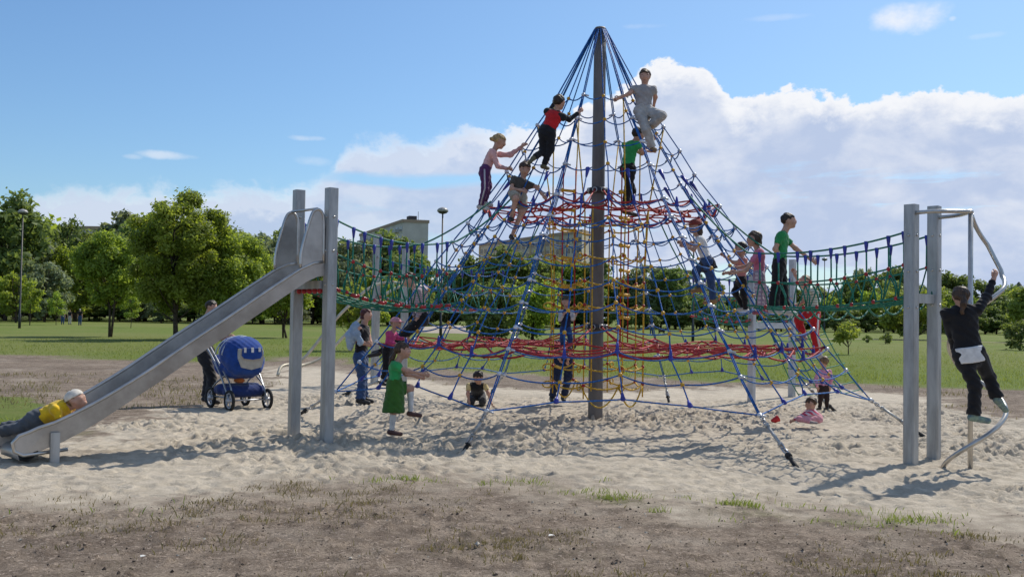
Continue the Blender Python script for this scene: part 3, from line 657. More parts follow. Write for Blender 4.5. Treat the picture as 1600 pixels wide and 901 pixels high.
# the pair of young trees on the left and other trees standing alone
tree('tree', 'young bright green two stemmed tree left of the tall bushy meadow tree', 'tree', gat(174, 58), 'a1', dict(seed=5, h=6.6, wid=4.7, base=1.7, stems=2, n=19000, size=.105, mat=LEAF_BRIGHT, nc=58, cr=.13, trunk_r=.085, shape='dome'))
tree('tree', 'tall bushy bright green tree standing on the meadow behind the slide', 'tree', gat(277, 54), 'a2', dict(seed=23, h=8.9, wid=6.6, base=1.4, stems=2, n=42000, size=.10, mat=LEAF_BRIGHT, nc=95, cr=.105, trunk_r=.12, shape='dome'))
tree('tree', 'lower spreading bright green tree just behind the slide chute', 'tree', gat(352, 56), 'a3', dict(seed=12, h=6.6, wid=6.0, base=1.3, stems=3, n=24000, size=.10, mat=LEAF_BRIGHT, nc=66, cr=.115, trunk_r=.08, shape='dome'))
tree('tree', 'small many stemmed tree between the stroller and the slide posts', 'tree', gat(443, 62), 'a4', dict(seed=31, h=4.3, wid=3.4, base=1.2, stems=4, n=3600, size=.13, mat=LEAF_BRIGHT, nc=30, cr=.2, trunk_r=.05))
tree('sapling', 'leafy sapling behind the woman with the denim jacket', 'sapling', gat(550, 42), 'a5', dict(seed=32, h=3.0, wid=2.6, base=.7, stems=2, n=1500, size=.14, mat=LEAF_YEL, nc=20, cr=.2, trunk_r=.035))
tree('shrub', 'broad dark green bush seen through the net left of the mast', 'shrub', gat(765, 62), 'b1', dict(seed=41, h=3.9, wid=4.6, base=.1, stems=3, n=5200, size=.15, mat=LEAF_DARK, nc=36, cr=.2, trunk_r=.05))
tree('shrub', 'light green bush just left of the child on the net floor', 'shrub', gat(832, 66), 'b2', dict(seed=42, h=4.4, wid=4.0, base=.1, stems=3, n=4800, size=.15, mat=LEAF_BRIGHT, nc=34, cr=.2, trunk_r=.05))
tree('sapling', 'small pale sapling on the meadow right of the boy in red trousers', 'sapling', gat(1326, 47), 'c1', dict(seed=51, h=1.75, wid=1.5, base=.55, stems=1, n=650, size=.10, mat=LEAF_YEL, nc=16, cr=.2, trunk_r=.03))
tree('shrub', 'tiny round shrub beside the far path, left of its larger neighbour', 'shrub', gat(1355, 75), 'c2', dict(seed=52, h=.75, wid=.7, base=.05, stems=1, n=300, size=.07, mat=LEAF_DARK, nc=9, cr=.25, trunk_r=.02))
tree('shrub', 'dark round shrub beside the far path, behind the steel posts', 'shrub', gat(1384, 72), 'c2', scale=1.35, rz=2)
tree('shrub', 'dark bush at the right edge of the meadow', 'shrub', gat(1593, 60), 'c3', dict(seed=53, h=1.9, wid=2.2, base=.05, stems=2, n=1600, size=.10, mat=LEAF_DARK, nc=22, cr=.2, trunk_r=.03))
tree('tree', 'light green willow-like tree behind the right steel posts', 'tree', gat(1428, 92), 'c4', dict(seed=54, h=5.6, wid=7.6, base=.3, stems=3, n=8000, size=.19, mat=LEAF_YEL, nc=44, cr=.17, trunk_r=.1))
tree('tree', 'bright green tree cut by the right edge of the view', 'tree', gat(1618, 88), 'c5', dict(seed=55, h=5.6, wid=5.0, base=.3, stems=2, n=6000, size=.19, mat=LEAF_YEL, nc=40, cr=.17, trunk_r=.1))
tree('tree', 'small dark drooping tree behind the girl in the white shirt', 'tree', gat(1118, 80), 'c6', dict(seed=56, h=3.4, wid=2.2, base=.9, stems=1, n=1500, size=.13, mat=LEAF_DARK, nc=22, cr=.18, trunk_r=.05))
for x, D, s in ((190//4, 95, 1.3), (88, 100, 1.0), (205, 90, .9)):
    tree('sapling', {47: 'thin staked sapling near the left lamp post', 88: 'thin sapling beside the three far people', 205: 'thin sapling between the two meadow trees'}[x], 'sapling', gat(x, D), 'd1', dict(seed=61, h=3.6, wid=2.0, base=1.0, stems=1, n=1100, size=.12, mat=LEAF_BRIGHT, nc=18, cr=.2, trunk_r=.04), scale=s, rz=x)
# the wood round the meadow
def top_y(x):
    return np.interp(x, [-200, 0, 40, 62, 80, 110, 150, 190, 230, 330, 400, 440, 480, 530, 570, 610, 660, 690, 720, 780, 850, 905, 960, 1040, 1120, 1200, 1260, 1300, 1345, 1400, 1450, 1500, 1550, 1600, 1800],
                        [325, 306, 308, 330, 365, 352, 356, 330, 345, 352, 352, 350, 362, 372, 366, 372, 408, 420, 402, 392, 396, 400, 402, 418, 424, 430, 438, 428, 420, 418, 428, 434, 440, 452, 450])
kinds = []
for i in range(4): kinds.append(('w%d' % i, dict(seed=100+i, h=10, wid=8.2, base=.4, stems=2, n=5200, size=.30, mat=LEAF_DARK, nc=44, cr=.15, trunk_r=.16, shape='dome'), 'dark'))
for i in range(2): kinds.append(('x%d' % i, dict(seed=120+i, h=10, wid=7.6, base=.3, stems=2, n=5000, size=.29, mat=LEAF_GREY, nc=44, cr=.15, trunk_r=.15), 'grey'))
for i in range(3): kinds.append(('y%d' % i, dict(seed=130+i, h=10, wid=8.0, base=.4, stems=2, n=5200, size=.29, mat=LEAF_BRIGHT, nc=46, cr=.14, trunk_r=.15), 'fresh'))
LBL = {'dark': 'dark dense broadleaved tree in the wood round the meadow', 'grey': 'silvery grey green tree in the wood round the meadow', 'fresh': 'fresh green tree in the wood round the meadow'}
rw = np.random.default_rng(77)
def wood(x, D, ytop, kind=None, sx=None, lab=None):
    D *= 1.32; b = gat(x, D); zt = at(x, ytop, D)[2]; h = max(1.5, zt+.05)
    kk = [k for k in kinds if kind is None or k[2] == kind]; k = kk[rw.integers(len(kk))]
    tree('tree', lab or LBL[k[2]], 'tree', b, k[0], k[1], scale=h/10*1.03, rz=rw.uniform(0, 6), group=None if lab else {'dark': 'dark trees of the far wood', 'grey': 'silvery trees of the far wood', 'fresh': 'fresh green trees of the far wood'}[k[2]], sxy=sx or rw.uniform(.85, 1.2)*(1.0 if h > 6 else min(2.0, 6/h)))
for x, D, y, k, sx, lb in ((8, 95, 304, 'dark', .95, 'tall dark round tree beside the left street lamp'), (-45, 95, 312, 'dark', 1, 'dark tall tree cut by the left edge of the view'), (48, 100, 352, 'grey', .8, 'silvery tree right behind the left street lamp'), (100, 125, 338, 'dark', .62, 'narrow dark tree in front of the low grey block'),
        (70, 92, 400, 'grey', 1, 'lower silvery tree at the foot of the wood right of the left lamp'), (118, 100, 372, 'fresh', .9, 'fresh green tree behind the young two stemmed meadow tree'), (25, 85, 420, 'fresh', 1, 'low fresh green tree at the foot of the left street lamp'), (185, 120, 326, 'grey', .9, 'tall silvery tree showing between the two bright meadow trees'), (150, 110, 352, 'dark', 1, 'dark tree behind the crown of the young meadow tree'), (228, 115, 336, 'dark', 1, 'dark tree behind the left side of the tall bushy tree'),
        (408, 110, 350, 'grey', .9, 'silvery tree right of the bushy trees, left of the slide hood'), (440, 118, 348, 'dark', .9, 'dark tree directly behind the slide hood panels'), (376, 105, 360, 'dark', 1, 'dark tree behind the right side of the spreading bushy tree'), (330, 120, 350, 'dark', 1, 'dark tree hidden behind the tall bushy meadow tree'),
        (525, 120, 372, 'dark', .9, 'dark tree just right of the front slide post'), (566, 110, 362, 'grey', .95, 'silvery tree below the pale slab block, left part'), (607, 115, 362, 'dark', 1, 'dark tree in front of the balconies of the slab block'), (545, 95, 395, 'grey', .9, 'lower silvery tree seen through the left rope bridge'), (640, 105, 388, 'dark', 1, 'dark tree in front of the blank end wall of the slab block'), (590, 90, 420, 'fresh', 1, 'low fresh green tree behind the pale banister posts'), (488, 110, 378, 'dark', 1, 'dark tree between the two slide posts'),
        (700, 130, 412, 'grey', 1, 'silvery tree just right of the middle street lamp'), (745, 115, 398, 'dark', 1, 'dark tree at the left end of the cream block'), (790, 105, 388, 'dark', 1, 'tall dark tree in front of the cream block, second from its left end'), (838, 112, 394, 'dark', 1, 'dark tree in front of the middle of the cream block'), (880, 120, 398, 'fresh', 1, 'fresh green tree behind the rope ladder left of the mast'), (930, 120, 402, 'dark', 1, 'dark tree directly behind the mast'),
        (1055, 115, 412, 'dark', 1.1, 'dark tree in front of the grey flat roof right of the mast'), (1010, 118, 404, 'grey', 1, 'silvery tree between the mast and the grey flat roof'), (1345, 150, 410, 'grey', .6, 'slim silvery tree rising above the wood under the right rope bridge'), (1395, 140, 418, 'dark', 1, 'dark tree just left of the right steel posts'), (1490, 135, 420, 'dark', 1.1, 'dark tree behind the head of the spiral pole climber'), (1540, 135, 436, 'dark', 1.2, 'wide dark tree right of the spiral pole'), (1590, 140, 446, 'dark', 1.2, 'wide dark tree below the pointed roof at the right edge')): wood(x, D, y, k, sx, lb)
x = -60.
while x < 1690:
    D = rw.uniform(125, 160); wood(x, D, top_y(x)+rw.uniform(6, 34), kind=rw.choice(['dark', 'dark', 'grey', 'fresh'] if x < 950 else ['dark', 'dark', 'dark', 'grey']))
    x += rw.uniform(26, 42) if x < 950 else rw.uniform(17, 27)
x = -60.
while x < 1690:
    D = (rw.uniform(100, 118) if x < 480 else rw.uniform(112, 124)); base_y = top_y(x); wood(x, D, base_y+(500-base_y)*rw.uniform(.2, .5), kind=rw.choice(['dark', 'grey', 'fresh', 'fresh'] if x < 500 else ['dark', 'dark', 'grey', 'fresh']))
    x += rw.uniform(34, 52)
# bushes that close the foot of the wood
x = -60.; 
while x < 1690:
    if not (705 < x < 745) : wood(x, rw.uniform(96, 112) if x < 480 else rw.uniform(108, 120), rw.uniform(470, 484)+.0155*(x-800)*.9, kind=rw.choice(['dark', 'dark', 'grey', 'fresh'] if x < 900 else ['dark']))
    x += rw.uniform(24, 36)
# ---- grass that grows on the meadow and along the sand
def blades(name, n, xr, yr, dens, h, wd, mat, seed, clump=0):
    r = np.random.default_rng(seed)
    if clump:
        cx = r.uniform(*xr, clump); cy = r.uniform(*yr, clump); k = r.integers(0, clump, n); sp = r.uniform(.03, .11, clump)[k]; x = cx[k]+r.normal(0, 1, n)*sp*1.6; y = cy[k]+r.normal(0, 1, n)*sp; y = np.clip(y, yr[0]-.2, yr[1]+.2)
    else:
        x = r.uniform(*xr, n); y = yr[0]*(yr[1]/yr[0])**r.random(n)
    keep = r.random(n) < dens(x, y); x = x[keep]; y = y[keep]; n = len(x); z = gz(x, y)-.01
    a = r.uniform(0, 2*pi, n); hh = h*r.uniform(.45, 1.3, n)*(.5+.9*fbm(x*.5, y*.5, 3, 91)); ww = wd*r.uniform(.6, 1.3, n); lean = hh*r.uniform(.1, .7, n); b = r.uniform(0, 2*pi, n)
    ux, uy = np.cos(a)*ww, np.sin(a)*ww; lx, ly = np.cos(b)*lean, np.sin(b)*lean
    V = np.stack([np.stack([x-ux, y-uy, z], 1), np.stack([x+ux, y+uy, z], 1), np.stack([x+lx*.35+ux*.7, y+ly*.35+uy*.7, z+hh*.6], 1), np.stack([x+lx, y+ly, z+hh], 1)], 1).reshape(-1, 3)
    F = np.arange(4*n).reshape(-1, 4)[:, [0, 1, 2, 3]]
    me = np_mesh(name, V, F, mat); c = np.clip(fbm(x*.35, y*.35, 3, 93)*.6+r.random(n)*.6-.1, 0, 1); c = np.repeat(c, 4); attr(me, 'leaf', np.stack([c, c, c], 1))
    o = bpy.data.objects.new(name, me); COL.objects.link(o); tag(o, kind='stuff'); return o
GRASS = leaf_mat('grass_blade', (.135, .185, .03), (.28, .33, .085), .45); DRY = leaf_mat('dry_grass_blade', (.14, .125, .055), (.30, .25, .13), .3)
def dm(x, y): s, g, md = cover(x, y); return np.clip((md+(fbm(x*.6, y*.6, 3, 6)-.5)*2.6-.25)/1.6, 0, 1)
tag(blades('meadow_grass', 150000, (-26, 30), (16.5, 62), lambda x, y: dm(x, y)*(np.abs(x) < y*.62+2)*np.clip((64-y)/34, 0, 1), .085, .009, GRASS, 1), 'mown green grass of the meadow behind the sand pit', 'grass')
def de(x, y):
    s, g, md = cover(x, y); sdv = sdist(x, y, SAND); return np.exp(-((sdv+.2)/.3)**2)*np.clip((fbm(x*.8, y*.8, 3, 41)-.44)/.14, 0, 1)*(y < 13)
tag(blades('edge_grass', 30000, (-9, 9), (6.0, 9.6), de, .065, .004, GRASS, 2, clump=300), 'sparse green grass tufts along the near edge of the sand', 'grass')
tag(blades('dry_grass', 36000, (-8, 8), (4.2, 9.2), lambda x, y: (1-cover(x, y)[0])*np.clip((fbm(x*.9, y*.9, 4, 29)-.47)/.14, .03, 1), .045, .004, DRY, 3, clump=900), 'dry straw scattered over the trodden dirt in front', 'grass')
tag(blades('verge_grass', 26000, (-14, -4.5), (10.2, 13.6), lambda x, y: np.clip((sdist(x, y, LEFTG)+(fbm(x, y, 3, 7)-.5)*.8)/.3, 0, 1), .11, .006, GRASS, 4), 'rough grass patch beside the foot of the slide', 'grass')
tag(blades('worn_grass', 22000, (-16, 16), (15.5, 24), lambda x, y: (1-cover(x, y)[0])*np.clip((fbm(x*.7, y*.7, 4, 47)-.5)/.12, 0, 1)*np.clip(1.2-dm(x, y), 0, 1), .07, .008, DRY, 5), 'worn yellow grass between the sand and the meadow', 'grass')
# pebbles and crumbs of earth on the dirt
def crumbs(name, n, sz, mat, seed, label, yr=(4.2, 8.6)):
    r = np.random.default_rng(seed); x = r.uniform(-5.5, 5.5, n); y = r.uniform(*yr, n); k = (cover(x, y)[0] < .5); x = x[k]; y = y[k]; n = len(x); z = gz(x, y)
    base = np.array([(1, 0, 0), (0, 1, 0), (-1, 0, 0), (0, -1, 0), (0, 0, .7), (0, 0, -.7)]); Fb = np.array([(0, 1, 4), (1, 2, 4), (2, 3, 4), (3, 0, 4), (1, 0, 5), (2, 1, 5), (3, 2, 5), (0, 3, 5)])
    s = sz*r.lognormal(0, .5, n); V = (base[None]+r.normal(0, .22, (n, 6, 3)))*s[:, None, None]*r.uniform(.7, 1.3, (n, 1, 3))+np.stack([x, y, z+s*.25], 1)[:, None]
    F = (Fb[None]+(np.arange(n)*6)[:, None, None]).reshape(-1, 3); o = bpy.data.objects.new(name, np_mesh(name, V.reshape(-1, 3), F, mat)); COL.objects.link(o); tag(o, label, 'pebbles', kind='stuff')
crumbs('dark_crumbs', 4600, .0045, M('earth_crumb', (.06, .045, .035), .95), 1, 'dark crumbs of earth scattered on the trodden dirt')
crumbs('pale_pebbles', 1100, .0045, M('pale_pebble', (.42, .38, .32), .9), 2, 'pale pebbles scattered on the trodden dirt')
PAPER = M('paper', (.75, .74, .70), .8)
for i, (x, y, lb) in enumerate(((224, 871, 'crumpled white paper scrap on the dirt, lower left'), (862, 837, 'small white scrap on the dirt near the middle'), (1386, 862, 'pale scrap lying on the dirt, lower right'))):
    g = G(x, y); g[2] = gz(g[0], g[1])+.006; m = MB(); r = np.random.default_rng(i); a = r.uniform(0, 3); L = .035
    V = [g+np.array([cos(a+t)*L*s, sin(a+t)*L*s*.5, zz]) for t, s, zz in ((0, 1, 0), (1.2, .6, .012), (2.4, 1, .003), (3.6, .8, .01), (5, .9, .0))]+[g+Z3*.014]
    m.add(V, [(0, 1, 5), (1, 2, 5), (2, 3, 5), (3, 4, 5), (4, 0, 5)]); tag(m.build('paper_scrap', PAPER), lb, 'litter')
# far path on the right and sandy bank behind the net
PATHM = M('path_gravel', (.40, .34, .27), .95, vscale=.6)
m = MB(); P = [G(x, y, .03) for x, y in ((1235, 529.5), (1330, 529.5), (1450, 531.5), (1620, 537))]; P2 = [p+np.array([0, 1.6, 0]) for p in P]; n = len(P); m.add(P+P2, [(i, i+1, n+i+1, n+i) for i in range(n-1)]); tag(m.build('path', PATHM), kind='structure')
m = MB(); c = gat(718, 92); nu = 24; V = [(c[0]+6*cos(a)*q*(1+.15*sin(3*a)), c[1]+5*sin(a)*q, (1-q*q)*.7-.02) for q in (1, .75, .5, .25) for a in np.linspace(0, 2*pi, nu, endpoint=False)]+[(c[0], c[1], .7)]
m.add(V, [(k*nu+i, k*nu+(i+1) % nu, (k+1)*nu+(i+1) % nu, (k+1)*nu+i) for k in range(3) for i in range(nu)]+[(3*nu+i, 3*nu+(i+1) % nu, 4*nu) for i in range(nu)]); tag(m.build('sand_bank', PATHM), kind='structure')
# ---------------------------------------------------------------- street lamps
LAMPM = M('lamp_post_paint', (.030, .032, .035), .5); LGLASS = M('lamp_globe', (.34, .33, .31), .4)
def lamp(x, D, ytop, label):
    b = gat(x, D); zt = at(x, ytop, D)[2]; t = thing('street_lamp', label, 'street lamp', b, 'street lamps round the meadow'); b = np.array(b)
    m = MB(); m.tube([b, b+Z3*1.2, b+Z3*1.25, b+Z3*(zt-b[2]-.45)], [.11, .11, .07, .055], 10); m.build('pole', LAMPM, t)
    c = b+Z3*(zt-b[2]); m = MB(); m.tube([c-Z3*.5, c-Z3*.42, c-Z3*.33], [.06, .30, .36], 14); m.build('lamp_housing', LAMPM, t)
    m = MB(); m.tube([c-Z3*.33, c-Z3*.2, c-Z3*.08, c], [.40, .40, .28, .05], 14); m.build('lamp_cover', LGLASS, t)
lamp(31, 80, 326, 'thin dark street lamp with domed head by the wood on the far left')
lamp(689, 68, 323, 'dark street lamp with domed head between the far block and the net')
lamp(1083, 70, 345, 'dark street lamp standing behind the net right of the mast')
lamp(1288, 138, 402, 'small distant street lamp above the trees under the right rope bridge')
# ---------------------------------------------------------------- apartment blocks
CONC = M('pale_concrete', (.50, .475, .43), .9, var=.06, vscale=.3); CONC2 = M('cream_concrete', (.50, .44, .345), .9, var=.06, vscale=.3); ROOFM = M('roof_edge', (.36, .27, .20), .9); WINM = M('window_glass', (.055, .065, .08), .15, spec=.8, var=.3, vscale=.3)
BALC = M('balcony_panel', (.42, .43, .42), .8); OCHRE = M('ochre_panel', (.47, .34, .19), .9); WFRAME = M('window_frame', (.62, .60, .56), .7)
def block(label, P0, P1, depthv, z1, floors, cols, mats, fh=2.8, balcony=False):
    # facade from P0 to P1, other side at +depthv
    P0 = np.array(P0); P1 = np.array(P1); u = nrm(P1-P0); L = np.linalg.norm(P1-P0); dv = np.array(depthv); nr = nrm(-dv); t = thing('apartment_building', label, 'apartment building', (P0[0], P0[1], 0))
    c = (P0+P1)/2+dv/2; m = MB(); m.box([c[0], c[1], z1/2], (u, nrm(dv), Z3), L/2, np.linalg.norm(dv)/2, z1/2); m.build('wall', mats[0], t, smooth=False)
    m = MB(); m.box([c[0], c[1], z1+.45], (u, nrm(dv), Z3), L/2+.25, np.linalg.norm(dv)/2+.25, .45); m.build('roof_parapet', ROOFM, t, smooth=False)
    cw = L/cols; src = None
    for f in range(floors):
        z = z1-1.9-f*fh
        if z < 3: break
        for k in range(cols):
            p = P0+u*(cw*(k+.5))+nr*.03
            if balcony and k % 2 == 0:
                m = MB(); m.box([p[0], p[1], z-.35]+nr*.55, (u, nr, Z3), cw*.42, .55, .5); b = m.build('balcony', BALC, t, smooth=False)
            if src is None:
                m = MB(); m.box(p*np.array([1, 1, 0])+Z3*z, (u, nr, Z3), cw*.31, .05, .75); src = m.build('window', WINM, t, smooth=False); src0 = p*np.array([1, 1, 0])+Z3*z
                fm = MB(); fm.box(src0+nr*.05, (u, nr, Z3), .05, .06, .75); fm.box(src0+nr*.04-Z3*.8, (u, nr, Z3), cw*.34, .1, .06); fr = fm.build('frame', WFRAME, src, smooth=False); fr['kind'] = 'stuff'
            else:
                o = src.copy(); COL.objects.link(o); o.location = (p*np.array([1, 1, 0])+Z3*z-src0); q = fr.copy(); COL.objects.link(q); q.parent = o
    if len(mats) > 1:
        for k in range(0, cols+1, 3):
            p = P0+u*(cw*k)+nr*.06; m = MB(); m.box([p[0], p[1], z1/2], (u, nr, Z3), .55, .06, z1/2-.02); m.build('pilaster', mats[1], t, smooth=False)
    return t, u
A = at(627, 480, 290); Bq = at(560, 480, 345); gd = at(667, 480, 292)-A; gd[2] = 0
z1 = at(627, 342, 290)[2]-.9
t, u = block('pale slab block with balconies and a blank end wall behind the left bridge', Bq*[1, 1, 0], A*[1, 1, 0], gd+nrm(gd)*0, z1, 7, 14, [CONC], balcony=True)
m = MB(); c = A+(gd*.55)+nrm(Bq-A)*6; m.box([c[0], c[1], z1+1.5], (nrm(gd), nrm(A-Bq), Z3), 1.2, 1.5, 1.0); m.tube([[c[0]+2, c[1], z1], [c[0]+2, c[1], z1+4]], .08, 5); m.build('roof_hatch', M('dark_roof', (.05, .05, .055), .8), t, smooth=False)
A = at(748, 480, 320); Bq = at(908, 480, 262); back = at(926, 480, 268)-Bq; back[2] = 0
z1 = at(908, 358, 262)[2]-.9
block('long cream apartment block with rows of windows seen behind the net', A*[1, 1, 0], Bq*[1, 1, 0], back+np.array([0, 3, 0]), z1, 6, 22, [CONC2, OCHRE])
A = at(66, 480, 260); Bq = at(170, 480, 260); block('low grey block showing over the trees on the far left', A*[1, 1, 0], Bq*[1, 1, 0], (0, 12, 0), at(66, 357, 260)[2], 4, 12, [CONC])
A = at(1036, 480, 300); Bq = at(1078, 480, 300); block('grey flat roof showing over the trees right of the mast', A*[1, 1, 0], Bq*[1, 1, 0], (0, 12, 0), at(1050, 426, 300)[2], 2, 5, [M('grey_concrete', (.34, .33, .33), .9)])
t = thing('roof_tower', 'dark pointed roof showing over the trees at the right edge', 'tower', gat(1590, 260)); c = gat(1592, 260); zt = at(1592, 440, 260)[2]
m = MB(); m.tube([c, c+Z3*(zt-4)], 2.6, 4); m.build('wall', M('brown_brick', (.10, .07, .06), .9), t, smooth=False); m = MB(); m.tube([c+Z3*(zt-4), c+Z3*zt], [3.2, .2], 4); m.build('roof', M('slate', (.06, .06, .075), .8), t, smooth=False)
# ---------------------------------------------------------------- people: smooth bodies from blended volumes
class SDF:
    def __init__(s): s.p = []
    def cap(s, a, b, ra, rb, front=None, flat=1., lo=None, hi=None): s.p.append(('c', np.array(a, float), np.array(b, float), ra, rb, front, flat, lo, hi)); return s
    def ell(s, c, ax, r): s.p.append(('e', np.array(c, float), np.array(ax, float), np.array(r, float))); return s
    def mesh(s, vox, k=.03, wr=0., seed=0, carve=None):
        lo = np.full(3, 1e9); hi = -lo
        for p in s.p:
            if p[0] == 'c': R = max(p[3], p[4]); a = np.minimum(p[1], p[2])-R; b = np.maximum(p[1], p[2])+R
            else: R = p[3].max(); a = p[1]-R; b = p[1]+R
            lo = np.minimum(lo, a); hi = np.maximum(hi, b)
        lo = lo-3*vox-k*.5; n = np.ceil((hi-lo+3*vox+k*.5)/vox).astype(int)+1
        g = [lo[i]+vox*np.arange(n[i]) for i in range(3)]; D = np.full(n, .2, np.float32)
        for p in s.p:
            if p[0] == 'c': R = max(p[3], p[4]); a = np.minimum(p[1], p[2])-R; b = np.maximum(p[1], p[2])+R
            else: R = p[3].max(); a = p[1]-R; b = p[1]+R
            m = k+2.5*vox; i0 = np.clip(((a-m-lo)/vox).astype(int), 0, n); i1 = np.clip(((b+m-lo)/vox).astype(int)+2, 0, n); sl_ = tuple(slice(i0[i], i1[i]) for i in range(3))
            P = np.stack(np.meshgrid(*[g[i][sl_[i]] for i in range(3)], indexing='ij'), -1)
            if p[0] == 'c':
                _, A, B, ra, rb, front, flat, clo, chi = p; e = B-A; L = np.linalg.norm(e)+1e-9; w = P-A; t = (w @ e)/(L*L); tc = np.clip(t, 0, 1); v = w-tc[..., None]*e; r = ra+(rb-ra)*tc
                if front is not None: f = v @ front; d = np.sqrt(np.maximum((v*v).sum(-1)-f*f, 0)+(f/flat)**2)-r; d = d*np.where(d < 0, 1, .5+.5*flat)
                else: d = np.linalg.norm(v, axis=-1)-r
                if chi is not None: d = np.maximum(d, (t-chi)*L)
                if clo is not None: d = np.maximum(d, (clo-t)*L)
            else:
                q = (P-p[1]) @ p[2].T; k0 = np.linalg.norm(q/p[3], axis=-1); k1 = np.linalg.norm(q/(p[3]**2), axis=-1); d = k0*(k0-1)/(k1+1e-9)
            o = D[sl_]; h = np.maximum(k-np.abs(o-d), 0)/k; D[sl_] = np.minimum(o, d)-h*h*k*.25
        if wr or carve is not None:
            P = np.stack(np.meshgrid(*g, indexing='ij'), -1)
            if wr: f = 1/.055; D = D+wr*(np.sin(P[..., 0]*f*2.1+seed+2*np.sin(P[..., 2]*f*.9))*np.sin(P[..., 2]*f*1.7+1.7*np.sin(P[..., 1]*f*.8+seed))*.7+.5*np.sin((P[..., 0]+P[..., 1]*.7+P[..., 2]*1.3)*f*3.3+seed*2)).astype(np.float32)
            if carve is not None: D = np.maximum(D, carve(P))
        return nets(D, lo, vox)
def nets(D, lo, vox):
    ins = D < 0; n = D.shape; c = np.zeros((n[0]-1, n[1]-1, n[2]-1), np.int8)
    offs = [(i, j, k) for i in (0, 1) for j in (0, 1) for k in (0, 1)]
    for i, j, k in offs: c += ins[i:n[0]-1+i, j:n[1]-1+j, k:n[2]-1+k]
    act = np.argwhere((c > 0) & (c < 8)); vid = np.full(c.shape, -1, np.int64); vid[tuple(act.T)] = np.arange(len(act))
    val = np.stack([D[act[:, 0]+i, act[:, 1]+j, act[:, 2]+k] for i, j, k in offs], 1); acc = np.zeros((len(act), 3)); cnt = np.zeros(len(act)); O = np.array(offs, float)
    for a in range(8):
        for b in range(a+1, 8):
            if np.abs(O[a]-O[b]).sum() != 1: continue
            va, vb = val[:, a], val[:, b]; m = (va < 0) != (vb < 0); t = va/np.where(m, va-vb, 1); acc += np.where(m[:, None], O[a]+(O[b]-O[a])*t[:, None], 0); cnt += m
    V = lo+vox*(act+acc/np.maximum(cnt, 1)[:, None]); F = []
    for ax in range(3):
        s0 = [slice(1, n[i]-1) for i in range(3)]; s1 = list(s0); s0[ax] = slice(0, n[ax]-1); s1[ax] = slice(1, n[ax])
        A, B = ins[tuple(s0)], ins[tuple(s1)]
        for flip in (0, 1):
            e = np.argwhere((A & ~B) if not flip else (~A & B))
            e = e+np.array([1 if i != ax else 0 for i in range(3)]); u, v = (ax+1) % 3, (ax+2) % 3; q = []
            for du, dv in ((0, 0), (1, 0), (1, 1), (0, 1)): w = e.copy(); w[:, u] -= du; w[:, v] -= dv; q.append(vid[tuple(w.T)])
            q = np.stack(q, 1); F.append(q[:, ::-1] if flip else q)
    return V, np.concatenate(F)
def add_sdf(name, S, mat, parent, vox=.016, k=.03, wr=0., seed=0, carve=None, extra=None):
    V, F = S.mesh(vox, k, wr, seed, carve); V = V-origin(parent); mats = [mat]
    if len(V) == 0: return None
    if extra is None:
        me = np_mesh(name, V, F, mat, True)
    else:
        f = F.tolist(); mi = [0]*len(f); V = V.tolist()
        for mb, mt in extra:
            if not mb.v: continue
            o = len(V); V += (np.concatenate(mb.v)-origin(parent)).tolist(); f += [tuple(i+o for i in q) for q in mb.f]; mats.append(mt); mi += [len(mats)-1]*len(mb.f)
        me = bpy.data.meshes.new(name); me.from_pydata(V, [], f)
        for m in mats: me.materials.append(m)
        me.polygons.foreach_set('material_index', mi); me.polygons.foreach_set('use_smooth', [True]*len(f)); me.update()
    o = bpy.data.objects.new(name, me); COL.objects.link(o); o.parent = parent; return o
SKIN = M('skin', (.50, .285, .205), .5, var=.08, vscale=14, spec=.35); EYE_M = M('eye_dark', (.03, .022, .02), .3); LIP = M('lips', (.40, .14, .12), .5); EYEW = M('eye_white', (.7, .68, .65), .4)
def cloth(name, col, **kw): return M('cloth_'+name, col, .85, var=.10, vscale=9, bump=.35, bscale=130, spec=.2, sheen=.15, **kw)
def striped(name, a, b, freq, axis=(0, 0, 1)):
    m = bpy.data.materials.new('cloth_'+name); m.use_nodes = True; w = NT(m.node_tree); bs = w.n['Principled BSDF']; tc = w.new('ShaderNodeTexCoord'); vm = w.new('ShaderNodeVectorMath', operation='DOT_PRODUCT'); w.l.new(tc.outputs['Object'], vm.inputs[0]); vm.inputs[1].default_value = axis
    n = w.noise(tc.outputs['Object'], 5, 2); s = w.m('SINE', w.m('MULTIPLY', w.m('ADD', vm.outputs['Value'], w.m('MULTIPLY', n, .06)), freq)); w.l.new(w.mix(w.ss(s, -.15, .15), a, b), bs.inputs['Base Color']); bs.inputs['Roughness'].default_value = .85; return m
def plaid(name, a, b):
    m = bpy.data.materials.new('cloth_'+name); m.use_nodes = True; w = NT(m.node_tree); bs = w.n['Principled BSDF']; tc = w.new('ShaderNodeTexCoord'); sp = w.new('ShaderNodeSeparateXYZ'); w.l.new(tc.outputs['Object'], sp.inputs[0])
    s = w.m('MAXIMUM', w.ss(w.m('SINE', w.m('MULTIPLY', sp.outputs[2], 110)), .3, .6), w.ss(w.m('SINE', w.m('MULTIPLY', sp.outputs[0], 120)), .3, .6)); w.l.new(w.mix(s, a, b), bs.inputs['Base Color']); bs.inputs['Roughness'].default_value = .85; return m
HAIR = {k: M('hair_'+k, c, .5, var=.3, vscale=40, stretch=(1, 1, .12), spec=.4, bump=.6, bscale=90) for k, c in dict(brown=(.075, .042, .024), dark=(.030, .019, .013), blond=(.40, .27, .12), maroon=(.085, .016, .014), fair=(.20, .125, .06)).items()}
BLACKC = cloth('black', (.014, .014, .017)); WHITEC = cloth('white', (.72, .71, .70)); DENIM = cloth('denim', (.035, .070, .165)); GREYJ = cloth('grey_jeans', (.075, .085, .10))
